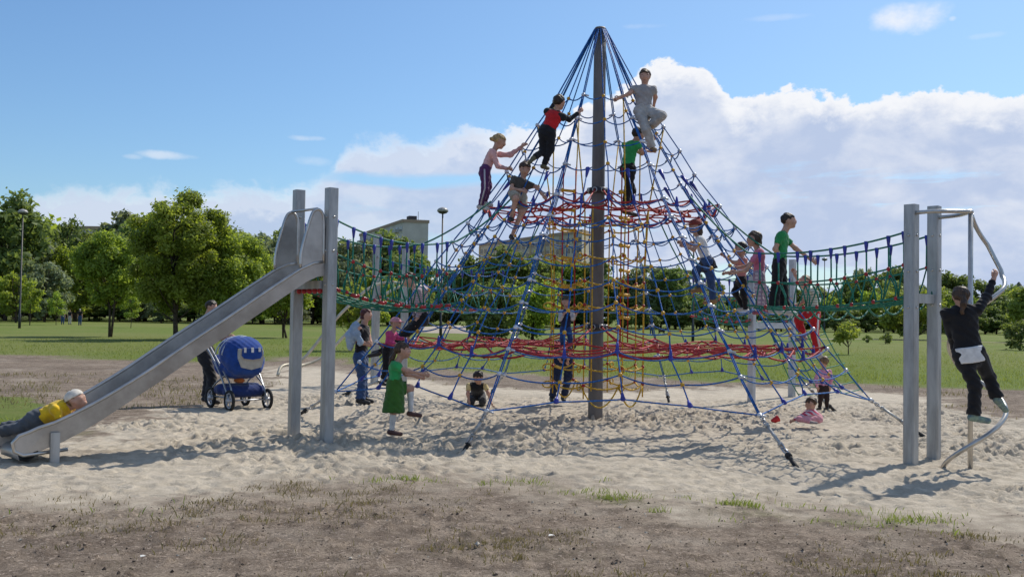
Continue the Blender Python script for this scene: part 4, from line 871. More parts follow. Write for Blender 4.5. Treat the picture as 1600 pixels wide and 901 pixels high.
SHOE_D = M('dark_shoe', (.03, .028, .028), .6); SHOE_W = M('pale_shoe', (.55, .54, .52), .6); SHOE_B = M('brown_shoe', (.10, .045, .04), .55)
WARN = []
def person(label, D, H, yaw, head, chest, hip, R_arm, L_arm, R_leg, L_leg, top, sleeve, bottom, hair='brown', style='short', shoes=SHOE_D, front=None, hyaw=None, hpitch=0., headh=None, kind='trousers', hem=.97, hood=None, cap=None, sleeve_mat=None, yoke=None, socks=None, belt=None, stripe=None, vox=.016, group=None, flare=1., ground=None, tail=None, toes=(None, None), under=None, fat=1., shirt_len=0., vest=None):
    px = lambda q, d=0: at(q[0], q[1], D+(q[2] if len(q) > 2 else 0)+d)
    Hd, C, P = px(head), px(chest), px(hip); hh = headh or (.205 if H > 1 else .19)
    y = radians(yaw); F = np.array([sin(y), -cos(y), 0]) if front is None else nrm(front); sp = nrm(C-P); F = nrm(F-sp*(F @ sp)); Rt = np.cross(F, sp)
    sw = .108*H*fat*(1.0 if H > 1 else 1.1); hw = .052*H; rt = .088*H*fat; w_ = (.9 if H < 1.5 else 1.)
    ft = np.array([sin(y), -cos(y), 0]) if front is None else sp*.0+nrm(front)
    sh = {'R': C+Rt*sw, 'L': C-Rt*sw}; hp = {'R': P+Rt*hw, 'L': P-Rt*hw}
    arms = {'R': [px(q) for q in R_arm], 'L': [px(q) for q in L_arm]}; legs = {'R': [px(q) for q in R_leg], 'L': [px(q) for q in L_leg]}
    t = thing('person', label, 'person', (P[0], P[1], min(P[2], *[l[1][2] for l in legs.values()])-.05), group)
    # head frame
    hy = radians(hyaw if hyaw is not None else yaw); HF = np.array([sin(hy)*cos(radians(hpitch)), -cos(hy)*cos(radians(hpitch)), sin(radians(hpitch))])
    HU = nrm(np.array([0, 0, 1.])-HF*HF[2]); 
    if front is not None and hyaw is None: HF = nrm(sp*.9+np.array([0, 0, .2])); HU = nrm(np.array([0, 0, 1.])-HF*HF[2])
    HR = np.cross(HF, HU); ax = np.array([HR, HF, HU]); loc = lambda a, b, c: Hd+hh*(a*HR+b*HF+c*HU)
    S = SDF(); S.ell(loc(0, -.05, .10), ax, hh*np.array([.37, .46, .41])); S.ell(loc(0, .09, -.18), ax, hh*np.array([.27, .30, .32])); S.ell(loc(0, .43, -.08), ax, hh*np.array([.055, .09, .11])); S.ell(loc(0, .30, -.40), ax, hh*np.array([.11, .10, .09]))
    for s_ in (-1, 1): S.ell(loc(.375*s_, -.03, -.03), ax, hh*np.array([.04, .09, .14])); S.ell(loc(.17*s_, .30, -.12), ax, hh*np.array([.10, .09, .09]))
    neck = C+sp*.03*H; S.cap(neck-sp*.05*H, loc(0, -.08, -.25), .034*H*w_+.006, .030*H*w_+.008)
    flat = .64; S.cap(P+sp*.01*H, P+sp*np.linalg.norm(C-P)*.45, .082*H*fat, .072*H*fat, F, flat); S.cap(P+sp*np.linalg.norm(C-P)*.45, C-sp*.05*H, .072*H*fat, rt, F, flat); S.cap(sh['R']*.85+C*.15-sp*.012*H, sh['L']*.85+C*.15-sp*.012*H, .036*H, .036*H)
    ex = MB()
    for s_ in 'RL':
        e, wv = arms[s_][:2]; S.cap(sh[s_], e, .031*H*w_, .024*H*w_); S.cap(e, wv, .025*H*w_, .0165*H*w_)
        d = nrm(wv-e) if len(arms[s_]) < 3 else nrm(arms[s_][2]-wv); ln = .052*H; S.cap(wv, wv+d*ln, .017*H, .021*H, nrm(np.cross(d, sp)), .6)
        pn = nrm(np.cross(d, sp+.01*F)); side_ = nrm(np.cross(pn, d)); pb = wv+d*ln
        for q in range(4):
            o_ = side_*(.011*H*(q-1.5)); L_ = ln*(.85, 1.0, .95, .75)[q]; b0 = pb+o_-d*.005; ex.tube([b0, b0+d*L_*.45, b0+d*L_*.75-pn*L_*.25, b0+d*L_*.8-pn*L_*.55], [.0065*H, .006*H, .0055*H, .0045*H], 5)
        b0 = wv+d*ln*.35+side_*.018*H; ex.tube([b0, b0+side_*.012*H+d*ln*.4, b0+side_*.010*H+d*ln*.8-pn*.008*H], [.0075*H, .007*H, .005*H], 5)
        kn, an = legs[s_][:2]; S.cap(hp[s_], kn, .056*H*fat, .037*H); S.cap(kn, an, .036*H, .022*H)
        tv = ft.copy(); tv = np.array([tv[0], tv[1], -.15 if front is None else tv[2]])
        if toes[0 if s_ == 'R' else 1] is not None: tv = px(toes[0 if s_ == 'R' else 1])-an
        tv = nrm(tv); fl = .115*H; dn = nrm(an-kn); heel = an+dn*.022*H-tv*.018*H; toe = heel+tv*fl
        S.cap(heel, toe, .020*H, .017*H)
        sn = SDF().cap(heel-tv*.004*H, toe, .027*H, .023*H).cap(an+dn*.012*H, an-dn*.012*H, .030*H, .029*H, hi=1.)
        add_sdf('shoe', sn, shoes, t, vox, .02)
        if socks: add_sdf('sock', SDF().cap(an-dn*(.14*H if socks[1] < .5 else np.linalg.norm(kn-an)*.98), an, .0285*H if socks[1] < .5 else .038*H, .026*H), socks[0], t, vox, .01)
        # clothing of the leg is added below
    eyes = MB(); ew = MB()
    for s_ in (-1, 1): ew.ball(loc(.15*s_, .335, -.015), hh*.05, nu=7, nv=5, sc=(1.25, .7, .7), ax=ax); eyes.ball(loc(.15*s_, .36, -.015), hh*.034, nu=6, nv=4, ax=ax); eyes.ball(loc(.16*s_, .36, .09), hh*.05, nu=6, nv=4, sc=(1.9, .5, .35), ax=ax)
    lips = MB(); lips.ball(loc(0, .395, -.29), hh*.05, nu=8, nv=4, sc=(1.9, .6, .5), ax=ax)
    add_sdf('body', S, SKIN, t, vox, .032, extra=[(ex, SKIN), (ew, EYEW), (eyes, EYE_M), (lips, LIP)])
    # hair
    if style:
        hs = SDF().ell(loc(0, -.07, .13), ax, hh*np.array([.425, .50, .44]))
        drop = {'short': -.20, 'bob': -.42, 'long': -.45, 'tied': -.22}[style]
        if style in ('bob', 'long'): hs.cap(loc(0, -.22, .05), loc(0, -.26, -.42), hh*.40, hh*.36, HF, .8)
        if style == 'tied':
            tl = tail or [(0, -.55, -.05), (0, -.68, -.4), (0, -.62, -.9)]
            pts = [loc(*q) for q in tl]
            for a_, b_, ra, rb in zip(pts[:-1], pts[1:], (.13, .15, .13), (.15, .12, .06)): hs.cap(a_, b_, hh*ra, hh*rb)
        if style == 'long': hs.cap(loc(0, -.30, -.3), loc(0, -.34, -1.0), hh*.32, hh*.22, HF, .55)
        def carve(Q):
            v = (Q-Hd)/hh; b = v @ HF; c = v @ HU; a = np.abs(v @ HR); face = np.minimum(b-(.14 if style in ('short', 'tied') else .10)-.10*np.sin(a*9), .24-c-.1*b+.05*np.sin(a*23))
            r = face
            if style in ('short',): r = np.maximum(r, np.minimum(drop-c-.25*(b < -.2)+.2*(b > -.2), .9))
            elif style == 'bob': r = np.maximum(r, drop-c)
            return (r*hh).astype(np.float32)
        add_sdf('hair', hs, HAIR[hair], t, min(vox, .014), .03, wr=.008, seed=len(label), carve=carve)
    if cap:
        cs = SDF().ell(loc(0, -.05, .14), ax, hh*np.array([.46, .53, .45])); fb = -1 if len(cap) > 1 and cap[1] == 'back' else 1
        def cc(Q):
            v = (Q-Hd)/hh; c = v @ HU; b = v @ HF; return ((.10-.05*b-c)*hh).astype(np.float32)
        add_sdf('cap', cs, cap[0], t, min(vox, .014), .02, carve=cc)
        if fb == 1: add_sdf('cap_brim', SDF().ell(loc(0, .52, .16), np.array([HR, nrm(HF-.2*HU), nrm(HU+.2*HF)]), hh*np.array([.36, .36, .05])), cap[2] if len(cap) > 2 else cap[0], t, .012, .01)
    # shirt
    L0 = np.linalg.norm(C-P); T = SDF(); bot = P-sp*(.03*H+shirt_len)
    T.cap(bot, P+sp*L0*.45, .094*H*fat, .082*H*fat, F, .70, lo=0.); T.cap(P+sp*L0*.45, C-sp*.05*H, .082*H*fat, rt+.012*H, F, .68); T.cap(sh['R']*.85+C*.15-sp*.012*H, sh['L']*.85+C*.15-sp*.012*H, .043*H, .043*H)
    def sleeves(T2):
        for s_ in 'RL':
            e, wv = arms[s_][:2]
            if sleeve > 0: T2.cap(sh[s_], e, .041*H*w_, .036*H*w_, hi=min(1., sleeve*1.15) if sleeve < 1 else None)
            if sleeve >= 1: T2.cap(e, wv, .035*H*w_, .027*H*w_, hi=.96)
        return T2
    if not sleeve_mat: sleeves(T)
    add_sdf('shirt' if sleeve < 1 else 'jumper', T, top, t, vox, .03, wr=.006*H, seed=D)
    if sleeve_mat: add_sdf('sleeves', sleeves(SDF()), sleeve_mat, t, vox, .02, wr=.003*H, seed=D+1)
    if yoke: add_sdf('yoke', SDF().cap(sh['R']-sp*.008*H, sh['L']-sp*.008*H, .049*H, .049*H).cap(C-sp*.035*H, C+sp*.02*H, .062*H, .05*H, F, .85), yoke, t, vox, .03)
    if under: add_sdf('undershirt', SDF().cap(P-sp*.060*H, P+sp*.055*H, .100*H*fat, .094*H*fat, F, .90, lo=0., hi=1.), under, t, vox, .02)
    if belt: add_sdf('tied_jacket', SDF().cap(P-sp*.10*H, P+sp*.03*H, .115*H, .10*H, F, .8, lo=0., hi=1.), belt, t, vox, .02, wr=.006, seed=3)
    if vest: add_sdf('vest', SDF().cap(P+sp*L0*.05, C-sp*.04*H, rt+.006*H, rt+.022*H, F, .74, lo=0.), vest, t, vox, .03)
    # trousers, shorts or skirt
    B = SDF()
    if kind == 'skirt':
        kd = legs['R'][0]*.5+legs['L'][0]*.5; B.cap(P+sp*.04*H, P+nrm(legs['R'][0]-P)*.25*H, .100*H, .138*H, F, .85, hi=1.); B.cap(hp['L'], hp['L']*.25+legs['L'][0]*.75, .075*H, .07*H, hi=1.)
        add_sdf('skirt', B, bottom, t, vox, .04, wr=.008, seed=2)
    else:
        B.cap(P+sp*.035*H, P-sp*.02*H, .084*H*fat, .088*H*fat, F, .78)
        for s_ in 'RL':
            kn, an = legs[s_][:2]
            if kind == 'shorts': B.cap(hp[s_], kn, .066*H*fat, .058*H, hi=.93)
            else: B.cap(hp[s_], kn, .064*H*fat, .046*H); B.cap(kn, an, .045*H, .036*H*flare, hi=hem)
        add_sdf(kind, B, bottom, t, vox, .03, wr=.0065*H, seed=D*3)
        if stripe:
            m = MB()
            for s_ in 'RL':
                kn, an = legs[s_][:2]; o_ = Rt*(1 if s_ == 'R' else -1); m.tube([hp[s_]+o_*.060*H, kn+o_*.047*H, an*.95+kn*.05+o_*.036*H*flare], .012*H, 6)
            m.build('side_stripe', stripe, t)
    if hood is not None: add_sdf('hood', SDF().cap(C-F*.06*H+Rt*.05*H, C-F*.06*H-Rt*.05*H, .05*H, .05*H).cap(C-F*.075*H, C-F*.07*H-sp*.07*H, .055*H, .03*H), hood, t, vox, .04, wr=.005)
    return t
GREEN = cloth('green', (.035, .34, .105)); KHAKI = cloth('olive', (.045, .135, .022)); PINK = cloth('pink', (.62, .28, .33)); PALEPINK = cloth('pale_pink', (.66, .38, .37)); RED = cloth('red', (.52, .02, .025)); PURPLE = cloth('purple', (.10, .03, .115)); LGREY = cloth('light_grey', (.42, .405, .385)); YELLOW = cloth('yellow', (.72, .46, .015)); MAGENTA = cloth('magenta', (.52, .06, .20)); BROWNG = cloth('brown_grey', (.085, .075, .065)); BEIGEC = cloth('beige', (.36, .31, .235)); NAVY = cloth('navy', (.018, .02, .05)); JEANB = cloth('blue_jeans', (.022, .05, .155)); DKBROWN = cloth('dark_brown', (.035, .02, .017))
person('person in black jumper with a brown ponytail climbing the steel spiral pole', 10.38, 1.48, 168, (1501, 463), (1503, 485), (1514, 552), [(1542, 464, .05), (1552, 437, .1)], [(1486, 522, .12), (1492, 548, .25)], [(1545, 588, .15), (1558, 622, .12)], [(1523, 602, -.05), (1522, 648, -.02)], BLACKC, 1, BLACKC, hair='brown', style='tied', tail=[(0, -.5, -.05), (0, -.6, -.35), (-.05, -.55, -.85)], shoes=M('grey_green_shoe', (.22, .30, .22), .6, col2=(.08, .12, .16), vscale=20), vox=.013, under=WHITEC, shirt_len=-.07, flare=1.35, toes=((1568, 634, .15), (1552, 654, -.05)), fat=1.05)
person('person in yellow shirt and white cap lying face down at the foot of the slide', 10.38, 1.25, 0, (119, 624, .0), (99, 637), (62, 653), [(97, 663, -.16), (116, 656, -.14)], [(112, 647, .16), (124, 650, .12)], [(32, 667, -.1), (2, 674, -.1)], [(34, 663, .1), (4, 668, .12)], YELLOW, .5, GREYJ, hair='fair', style='short', cap=(cloth('cream', (.66, .62, .55)), 'back'), front=(.25, 0, -1.), vox=.013, fat=1.3, flare=1.5, toes=((-12, 684, -.1), (-10, 678, .1)))
person('person in black short sleeved top pushing the blue stroller behind the slide', 16.7, 1.74, 82, (331, 479), (319, 503), (321, 551), [(322, 531, -.15), (352, 527, -.05)], [(332, 529, .2), (356, 528, .25)], [(331, 589, -.05), (327, 622, -.1)], [(326, 589, .15), (322, 620, .1)], BLACKC, .55, cloth('charcoal', (.03, .03, .034)), hair='dark', style='short', shoes=SHOE_D, flare=1.3, fat=1.1)
person('person in black sleeveless top and jeans with short maroon hair and folded arms', 17.1, 1.68, 78, (573, 491), (567, 513), (564, 557), [(553, 531, -.08), (569, 536, -.12)], [(578, 535, .1), (566, 538, .0)], [(566, 590, -.05), (563, 623, -.1)], [(567, 590, .12), (568, 621, .1)], BLACKC, 0, DENIM, hair='maroon', style='bob', flare=1.45, hem=1.0, fat=1.05)
person('person in green shirt, green skirt and white stockings stepping up to the net', 12.45, 1.28, 92, (630, 547), (618, 569), (617, 606), [(636, 579, -.12), (660, 584, -.02)], [(634, 584, .15), (652, 588, .2)], [(615, 641, -.04), (612, 672, 0)], [(641, 606, .1), (642, 643, .1)], GREEN, .5, KHAKI, hair='brown', style='tied', tail=[(0, -.5, -.1), (0, -.72, -.55), (0, -.78, -1.25)], shoes=SHOE_B, kind='skirt', socks=(WHITEC, 1), shirt_len=.02)
person('person kneeling on the sand under the net in a black shirt with pale sleeves', 16.9, 1.32, 0, (747, 589, -.1), (745, 602, 0), (746, 617, .4), [(731, 615, -.05), (733, 628, -.08)], [(763, 614, -.05), (767, 626, -.08)], [(736, 626, .12), (738, 629, .5)], [(754, 626, .12), (755, 629, .5)], BLACKC, .55, cloth('slate', (.05, .05, .055)), hair='dark', hyaw=-35, hpitch=-30, sleeve_mat=cloth('cream_yellow', (.62, .50, .24)), toes=((738, 630, .8), (755, 630, .8)))
person('small person in pink cap and magenta top on the left edge of the net', 14.2, .98, 70, (619, 505), (612, 521), (606, 548), [(606, 534, -.1), (618, 537, -.05)], [(621, 528, .1), (632, 529, .1)], [(603, 573, -.05), (597, 597, -.05)], [(609, 570, .1), (603, 592, .1)], MAGENTA, 1, BLACKC, hair='fair', cap=(PINK,), shoes=SHOE_D, socks=(WHITEC, .3), hem=.8, headh=.165)
person('person in striped hooded top and black trousers leaning over the left rope bridge end', 15.0, 1.36, -78, (638, 437), (652, 455), (661, 496), [(643, 474, .16), (648, 494, .18)], [(656, 479, -.14), (652, 497, -.12)], [(634, 519, .1), (598, 546, .12)], [(632, 525, -.08), (592, 551, -.08)], striped('lilac_stripe', (.46, .40, .42), (.24, .17, .20), 190), 1, BLACKC, hair='brown', style='tied', tail=[(0, -.5, 0), (0, -.55, -.2)], hpitch=-30, hood=cloth('lilac', (.5, .42, .45)), toes=((586, 549, .1), (580, 554, -.1)))
person('person in pale pink top and purple trousers climbing the left outline of the net', 14.5, 1.22, 88, (781, 221), (770, 239), (758, 266), [(778, 260, -.12), (792, 263, -.05)], [(797, 242, .1), (814, 230, .05)], [(758, 295, -.05), (751, 321, -.02)], [(763, 292, .08), (757, 316, .08)], PALEPINK, 1, PURPLE, hair='blond', style='tied', tail=[(0, -.5, .1), (0, -.62, -.1)], hpitch=-25, shoes=SHOE_W, stripe=cloth('pale_stripe', (.5, .46, .5)))
person('person in red and black jacket climbing high on the left side of the net', 14.0, 1.22, 152, (874, 160), (868, 178), (855, 206), [(889, 187, -.02), (904, 176, .05)], [(858, 178, .18), (866, 160, .28)], [(860, 233, .0), (850, 258, .0)], [(849, 236, .05), (834, 247, -.12)], RED, 1, BLACKC, hair='dark', shoes=M('olive_shoe', (.11, .095, .05), .7), sleeve_mat=BLACKC, yoke=cloth('black_yoke', (.02, .02, .022)), toes=((862, 262, .15), (828, 254, -.2)), fat=1.05)
person('person in brown grey shirt and beige shorts sitting in the net below the red jacket', 14.3, 1.25, 12, (820, 264), (816, 284), (809, 304), [(799, 294, -.1), (813, 297, -.18)], [(838, 292, -.02), (846, 302, -.08)], [(806, 310, -.28), (799, 340, -.2)], [(816, 330, -.18), (800, 368, -.12)], BROWNG, .55, BEIGEC, hair='brown', kind='shorts', hpitch=-20, shoes=SHOE_D, hyaw=10)
person('person in light grey shirt and trousers sitting high on the right of the mast', 14.5, 1.42, 6, (1008, 119), (1006, 139), (1006, 174), [(984, 146, -.1), (970, 152, -.1)], [(1024, 152, .15), (1021, 168, .25)], [(1010, 203, -.18), (1019, 231, -.1)], [(1035, 181, -.32), (1017, 197, -.05)], cloth('mid_grey', (.33, .315, .315)), .45, LGREY, hair='brown', hpitch=-12, hyaw=-12, shoes=M('tan_shoe', (.28, .19, .11), .7), flare=1.35, style='tied', tail=[(0, -.5, .1), (0, -.6, -.1)])
person('person in green shirt and black trousers standing inside the net right of the mast', 14.9, 1.34, 125, (998, 210), (986, 226), (981, 264), [(1003, 236, -.1), (1017, 236, -.02)], [(1003, 240, .15), (1018, 222, .12)], [(981, 298, -.02), (977, 328, -.02)], [(988, 298, .12), (984, 330, .12)], GREEN, .55, BLACKC, hair='dark', flare=1.4)
person('small person in dark cap and navy vest standing on the lower red net floor', 14.6, .84, 0, (885, 471), (885, 487), (884, 514), [(875, 499, -.08), (880, 492, -.16)], [(895, 498, -.08), (900, 491, -.16)], [(879, 528, -.08), (878, 541, -.02)], [(891, 528, -.06), (891, 541, -.02)], cloth('grey_white', (.55, .53, .52)), 1, JEANB, cap=(cloth('olive_cap', (.06, .06, .04)),), hair='brown', headh=.165, vest=NAVY, hpitch=12, fat=.9)
person('person in blue jeans bending forward behind the mast below the red net floor', 17.6, 1.74, 0, (880, 541, -.85), (880, 536, -.6), (880, 551, 0), [(868, 549, -.62), (874, 560, -.45)], [(892, 549, -.62), (888, 560, -.45)], [(869, 589, -.08), (863, 620, -.02)], [(888, 588, -.06), (881, 619, 0)], NAVY, .6, cloth('dark_jeans', (.02, .032, .075)), hair='dark', hpitch=-60, headh=.2)
person('person in white shirt with a black jacket tied round the waist climbing inside the net', 14.2, 1.3, -98, (1086, 354), (1093, 374), (1105, 409), [(1080, 382, .2), (1070, 380, .22)], [(1084, 390, -.15), (1073, 386, -.15)], [(1087, 424, .1), (1094, 450, .12)], [(1111, 440, -.05), (1114, 468, -.02)], WHITEC, .5, DENIM, hair='brown', style='long', cap=(cloth('red_cap', (.26, .05, .04)),), belt=BLACKC, shoes=M('tan_shoe2', (.30, .17, .07), .7), hyaw=-70)
person('small person in salmon shirt and black trousers between the white and pink shirted climbers', 14.7, 1.08, -85, (1157, 389), (1160, 407), (1158, 438), [(1146, 424, .1), (1137, 426, .1)], [(1146, 410, -.08), (1133, 401, -.1)], [(1148, 456, .05), (1162, 480, .05)], [(1162, 460, -.06), (1166, 484, -.06)], cloth('salmon', (.52, .22, .20)), .5, BLACKC, hair='dark', shoes=SHOE_W)
person('person in pink shirt and pale checked trousers climbing onto the right rope bridge', 13.6, 1.24, -102, (1178, 373), (1186, 394), (1186, 431), [(1170, 414, .18), (1153, 418, .18)], [(1166, 422, -.15), (1150, 425, -.12)], [(1192, 456, .1), (1198, 484, .1)], [(1186, 457, -.05), (1191, 484, -.05)], cloth('rose', (.58, .17, .26)), .5, plaid('check', (.55, .47, .50), (.34, .24, .32)), hair='brown', style='bob', shoes=M('pink_shoe', (.36, .10, .13), .6), flare=1.2)
person('person in green shirt and black trousers standing on the right rope bridge', 13.3, 1.44, 72, (1233, 345), (1222, 368), (1218, 413), [(1211, 389, -.14), (1218, 399, -.08)], [(1243, 388, .12), (1266, 404, .15)], [(1212, 449, -.06), (1208, 482, -.06)], [(1224, 449, .1), (1227, 484, .1)], cloth('leaf_green', (.03, .26, .085)), .55, BLACKC, hair='dark', flare=1.35, shoes=SHOE_W)
person('person in red trousers with white stripe leaning back under the right rope bridge', 15.2, 1.36, -75, (1257, 440), (1266, 458), (1270, 490), [(1257, 470, .2), (1248, 476, .2)], [(1251, 446, -.1), (1243, 430, -.1)], [(1247, 499, .1), (1255, 526, .12)], [(1273, 523, -.06), (1279, 553, -.06)], striped('grey_stripe', (.50, .52, .45), (.24, .28, .22), 150), .5, RED, hair='fair', hpitch=35, stripe=cloth('white_stripe', (.66, .63, .62)), shoes=M('grey_shoe', (.36, .33, .31), .7), flare=1.3)
person('toddler in pink flowered jacket and dark trousers standing by the right net corner', 16.5, .92, 190, (1287, 565), (1287, 580), (1287, 606), [(1299, 592, -.05), (1297, 605, -.02)], [(1275, 592, -.05), (1277, 605, -.02)], [(1292, 621, 0), (1292, 636, 0)], [(1282, 621, 0), (1281, 636, 0)], M('cloth_flowered', (.66, .38, .46), .85, vscale=34, var=.1, col2=(.45, .12, .24)), 1, DKBROWN, hair='fair', headh=.18)
person('toddler in pink trousers and striped jacket crouching on the sand beside the red bucket', 14.45, .86, -112, (1267, 630), (1266, 641), (1278, 652), [(1256, 647, .1), (1244, 654, .1)], [(1254, 648, -.1), (1240, 656, -.12)], [(1252, 652, .05), (1270, 657, .1)], [(1248, 654, -.2), (1266, 659, -.2)], striped('red_stripe', (.62, .50, .56), (.50, .05, .10), 95, (.5, .2, .8)), 1, PINK, hair='brown', headh=.18, hpitch=-20, shoes=M('grey_pink_shoe', (.30, .25, .25), .7), toes=((1278, 658, .1), (1278, 660, -.2)))
for x, D, H, c, h, yw, lb, cp in ((98, 104, 1.7, NAVY, 'dark', 200, 'far person in a dark navy top, leftmost of the three by the wood', None), (109, 106, 1.62, BLACKC, 'brown', 160, 'far person in black top and pale skirt, middle of the three by the wood', None), (125, 100, 1.72, BLACKC, 'dark', 185, 'far person in black with a white cap, rightmost of the three by the wood', (WHITEC, 'back')), (1018, 98, 1.75, NAVY, 'dark', 20, 'far person in dark blue walking a dog on the meadow behind the net', None)):
    f = G(x, 700); b = gat(x, D); s = F_PX/D; fy = 450.5-F_PX*((np.array([b[0], b[1], 0])-EYE) @ CU)/((np.array([b[0], b[1], 0])-EYE) @ _fw); q = lambda dx, m: (x+dx*s, fy-m*s)
    person(lb, D, H, yw, q(0, H-.12), q(0, H*.82), q(0, H*.53), [q(.22, H*.64), q(.24, H*.5)], [q(-.22, H*.64), q(-.24, H*.5)], [q(.09, H*.28), q(.09, .07)], [q(-.09, H*.28), q(-.12, .07)], c, .6, LGREY if 'pale' in lb else DENIM, hair=h, cap=cp, vox=.035)
# dog on the far meadow
b = gat(1034, 97); b[2] = 0; dg = thing('dog', 'small dark dog trotting on the far meadow beside the walker', 'dog', b); S = SDF(); X_ = np.array([1, 0, 0])
S.cap(b+X_*-.22+Z3*.40, b+X_*.22+Z3*.42, .11, .14); S.cap(b+X_*.25+Z3*.45, b+X_*.42+Z3*.60, .09, .07); S.cap(b+X_*.42+Z3*.62, b+X_*.60+Z3*.58, .085, .04); S.cap(b-X_*.26+Z3*.45, b-X_*.50+Z3*.62, .03, .015)
for x_, y_, dx in ((-.22, .07, -.08), (-.2, -.07, .05), (.2, .07, -.05), (.22, -.07, .1)):
    k_ = b+X_*(x_+dx*.5)+np.array([0, y_, .22]); S.cap(b+X_*x_+np.array([0, y_, .38]), k_, .06, .035); S.cap(k_, b+X_*(x_+dx)+np.array([0, y_, .03]), .035, .025)
for y_ in (-.05, .05): S.ell(b+X_*.42+np.array([0, y_, .70]), np.eye(3), np.array([.03, .02, .06]))
add_sdf('body', S, M('dog_fur', (.035, .025, .02), .9), dg, .025, .04)
# denim jacket hung over the folded arm
JD = cloth('pale_denim', (.30, .39, .50)); c = at(553, 520, 16.95); jk = thing('denim_jacket', 'pale blue denim jacket hung over the arm of the maroon haired person', 'jacket', c)
S = SDF().cap(at(556, 508, 16.95), at(549, 524, 16.93), .07, .10).cap(at(549, 524, 16.93), at(547, 542, 16.95), .10, .06).cap(at(556, 510, 16.9), at(563, 535, 16.9), .05, .055); add_sdf('jacket', S, JD, jk, .016, .04, wr=.012, seed=4)
# red toy bucket
g = G(1211, 659); g[2] = gz(g[0], g[1]); bk = thing('toy_bucket', 'small red toy bucket lying on the sand', 'bucket', g); d = nrm([.75, .2, .35]); m = MB(); c = g+Z3*.045
m.tube([c-d*.06, c-d*.055, c+d*.05, c+d*.058, c+d*.058, c+d*.04, c-d*.045], [.001, .036, .050, .056, .048, .044, .03], 14, cap=False); m.build('pail', M('red_toy_plastic', (.55, .02, .025), .4), bk)
# ---------------------------------------------------------------- stroller
SB = cloth('stroller_blue', (.013, .055, .25)); SBD = cloth('stroller_navy', (.012, .03, .13)); CHROME = M('stroller_frame', (.35, .36, .38), .35, metal=.8); TYRE = M('tyre', (.016, .016, .016), .8); RIM = M('wheel_rim', (.5, .5, .52), .4, metal=.4)
o = G(372, 637); o[2] = gz(o[0], o[1])-.012; st = stroller = thing('baby_stroller', 'blue baby stroller with beige pocket and four black wheels behind the slide', 'stroller', o)
fd = nrm([.66, -.75, 0]); ld = nrm([.75, .66, 0]); W_ = lambda a, b, c: o+ld*a+fd*b+Z3*c         # a across, b ahead, c up
whl = [(-.29, .33), (.29, .33), (-.27, -.33), (.27, -.33)]; rw_ = .155
for a, b in whl:
    c = W_(a, b, rw_); th = np.linspace(0, 2*pi, 21)[:-1]; w = thing('wheel', None, None, (0, 0, 0)); w.parent = st; w.location = (0, 0, 0)
    m = MB(); m.tube([c+(fd*np.cos(t)+Z3*np.sin(t))*(rw_-.024) for t in th], .024, 8, closed=True); m.build('tyre', TYRE, w)
    m = MB(); m.tube([c+(fd*np.cos(t)+Z3*np.sin(t))*(rw_-.05) for t in th], .010, 6, closed=True)
    for t in np.linspace(0, 2*pi, 6)[:-1]: m.tube([c, c+(fd*np.cos(t)+Z3*np.sin(t))*(rw_-.05)], .010, 5)
    m.tube([c-ld*.035, c+ld*.035], .03, 10); m.build('rim', RIM, w)
m = MB()
for s_ in (-1, 1):
    m.tube(smooth([W_(.27*s_, .33, rw_), W_(.25*s_, .30, .36), W_(.22*s_, 0, .52), W_(.24*s_, -.45, .88), W_(.24*s_, -.60, .98)], 2), .013, 7); m.tube(smooth([W_(.27*s_, -.33, rw_), W_(.25*s_, -.3, .34), W_(.22*s_, .05, .50), W_(.2*s_, .28, .62)], 2), .013, 7); m.tube([W_(.27*s_, .33, rw_+.03), W_(.27*s_, -.33, rw_+.03)], .011, 6)
for b in (.33, -.33): m.tube([W_(-.29, b, rw_), W_(.29, b, rw_)], .012, 6)

for s_ in (-1, 1): m.tube(smooth([W_(.30*s_, -.58, .97), W_(.305*s_, -.2, .72), W_(.30*s_, .05, .50), W_(.29*s_, .33, rw_)], 2), .014, 7)
m.build('frame', CHROME, st)
m = MB(); m.tube([W_(-.24, -.60, .98), W_(-.2, -.63, 1.0), W_(.2, -.63, 1.0), W_(.24, -.60, .98)], .019, 8); m.build('handle', BLACKR, st)
ax3 = np.array([ld, fd, Z3])
S = SDF()
for b_, h_, r_ in ((.24, .62, .13), (.08, .58, .14), (-.10, .58, .14), (-.28, .60, .13), (-.42, .68, .10)): S.cap(W_(-.11, b_, h_), W_(.11, b_, h_), r_, r_, fd, 1.1)
add_sdf('carrycot', S, SB, st, .014, .05, wr=.004)
S = SDF().cap(W_(-.05, .08, .79), W_(.05, .08, .79), .26, .26).cap(W_(-.08, .19, .68), W_(.08, .19, .68), .20, .20).cap(W_(-.06, -.08, .84), W_(.06, -.08, .84), .20, .20); add_sdf('hood', S, SB, st, .014, .03, wr=.005, seed=3, carve=lambda Q: np.maximum(((-.16-((Q-o) @ fd))).astype(np.float32), (.55-((Q-o) @ Z3)).astype(np.float32)))
m = MB(); 
for q in (.0, .5, .95): m.tube([W_(.318*cos(t), -.10+.22*q, .78+.275*sin(t)*(1-.10*abs(q-.5))) for t in np.linspace(.02, pi-.02, 18)], .011, 5)
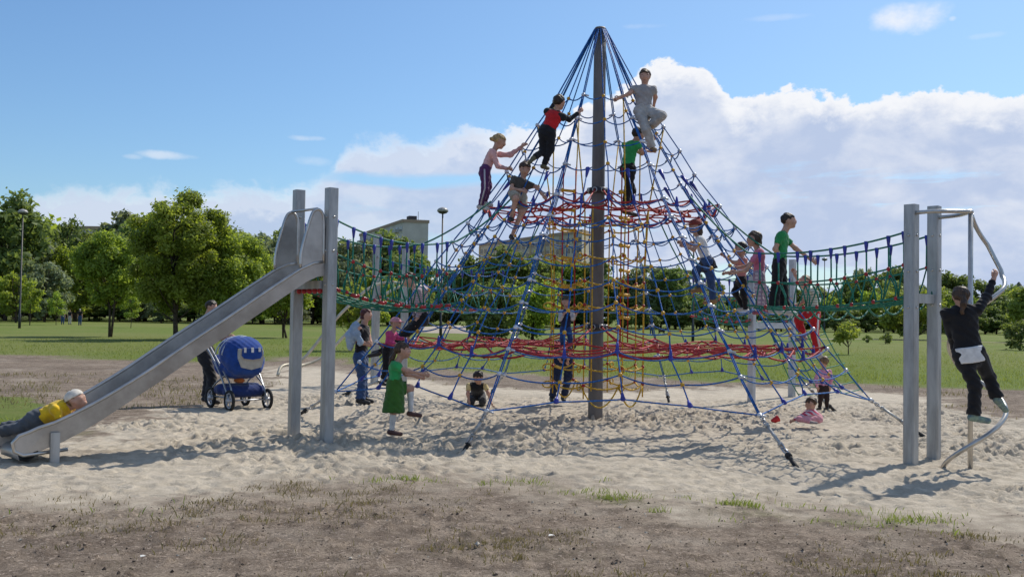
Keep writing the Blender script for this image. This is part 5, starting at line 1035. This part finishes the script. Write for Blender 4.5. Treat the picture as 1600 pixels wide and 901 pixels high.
m.build('hood_piping', cloth('pale_piping', (.45, .50, .58)), st)
def onhood(a, h): x_ = max(0, abs(a)-.06); return W_(a, max(.08+math.sqrt(max(.001, .26**2-(h-.79)**2-x_*x_)), .19+math.sqrt(max(.001, .20**2-(h-.68)**2-x_*x_)))+.006, h)
m = MB(); outl = [(-.17, .88), (.17, .88), (.19, .74), (.15, .62), (0, .585), (-.15, .62), (-.19, .74)]; n = len(outl); P = [onhood(a*1.0, h) for a, h in outl]; mp = max(p @ fd for p in P+[onhood(0, .72), onhood(0, .66), onhood(0, .8)]); Pf = [p+fd*(.012+.75*(mp-p @ fd)) for p in P]; m.add(P+Pf, [tuple(range(n, 2*n))]+[(i, (i+1) % n, n+(i+1) % n, n+i) for i in range(n)]); pk = m.build('pocket', cloth('pocket_beige', (.47, .44, .38)), st, smooth=False)
m = MB(); outl = [(-.14, .89), (.14, .89), (.155, .79), (.12, .745), (0, .73), (-.12, .745), (-.155, .79)]; P = [onhood(a, h)+fd*.02 for a, h in outl]; Pf = [p+fd*(.03+.75*(mp-p @ fd)) for p in P]; m.add(P+Pf, [tuple(range(n, 2*n))]+[(i, (i+1) % n, n+(i+1) % n, n+i) for i in range(n)]); m.build('pocket_flap', SB, pk, smooth=False)
for a in (-.11, 0, .11):
    m = MB(); m.box(onhood(a, .865)+fd*.075, (ld, fd, Z3), .018, .01, .035); m.build('buckle', WHITEC, pk, smooth=False)
S = SDF().cap(W_(-.2, .0, .30), W_(.2, .0, .30), .13, .13, Z3, .75).cap(W_(-.2, .18, .27), W_(.2, .18, .27), .11, .11, Z3, .8).cap(W_(-.2, -.15, .28), W_(.2, -.15, .28), .1, .1, Z3, .8); add_sdf('basket', S, SBD, st, .016, .06, wr=.004, carve=lambda Q: (((Q-o) @ Z3)-.37).astype(np.float32))
m = MB(); m.ball(W_(-.05, .12, .42), .06, sc=(1.4, 1, .7)); m.build('bag', cloth('orange', (.5, .14, .03)), st)

stroller.scale = (1.16, 1.16, 1.16)
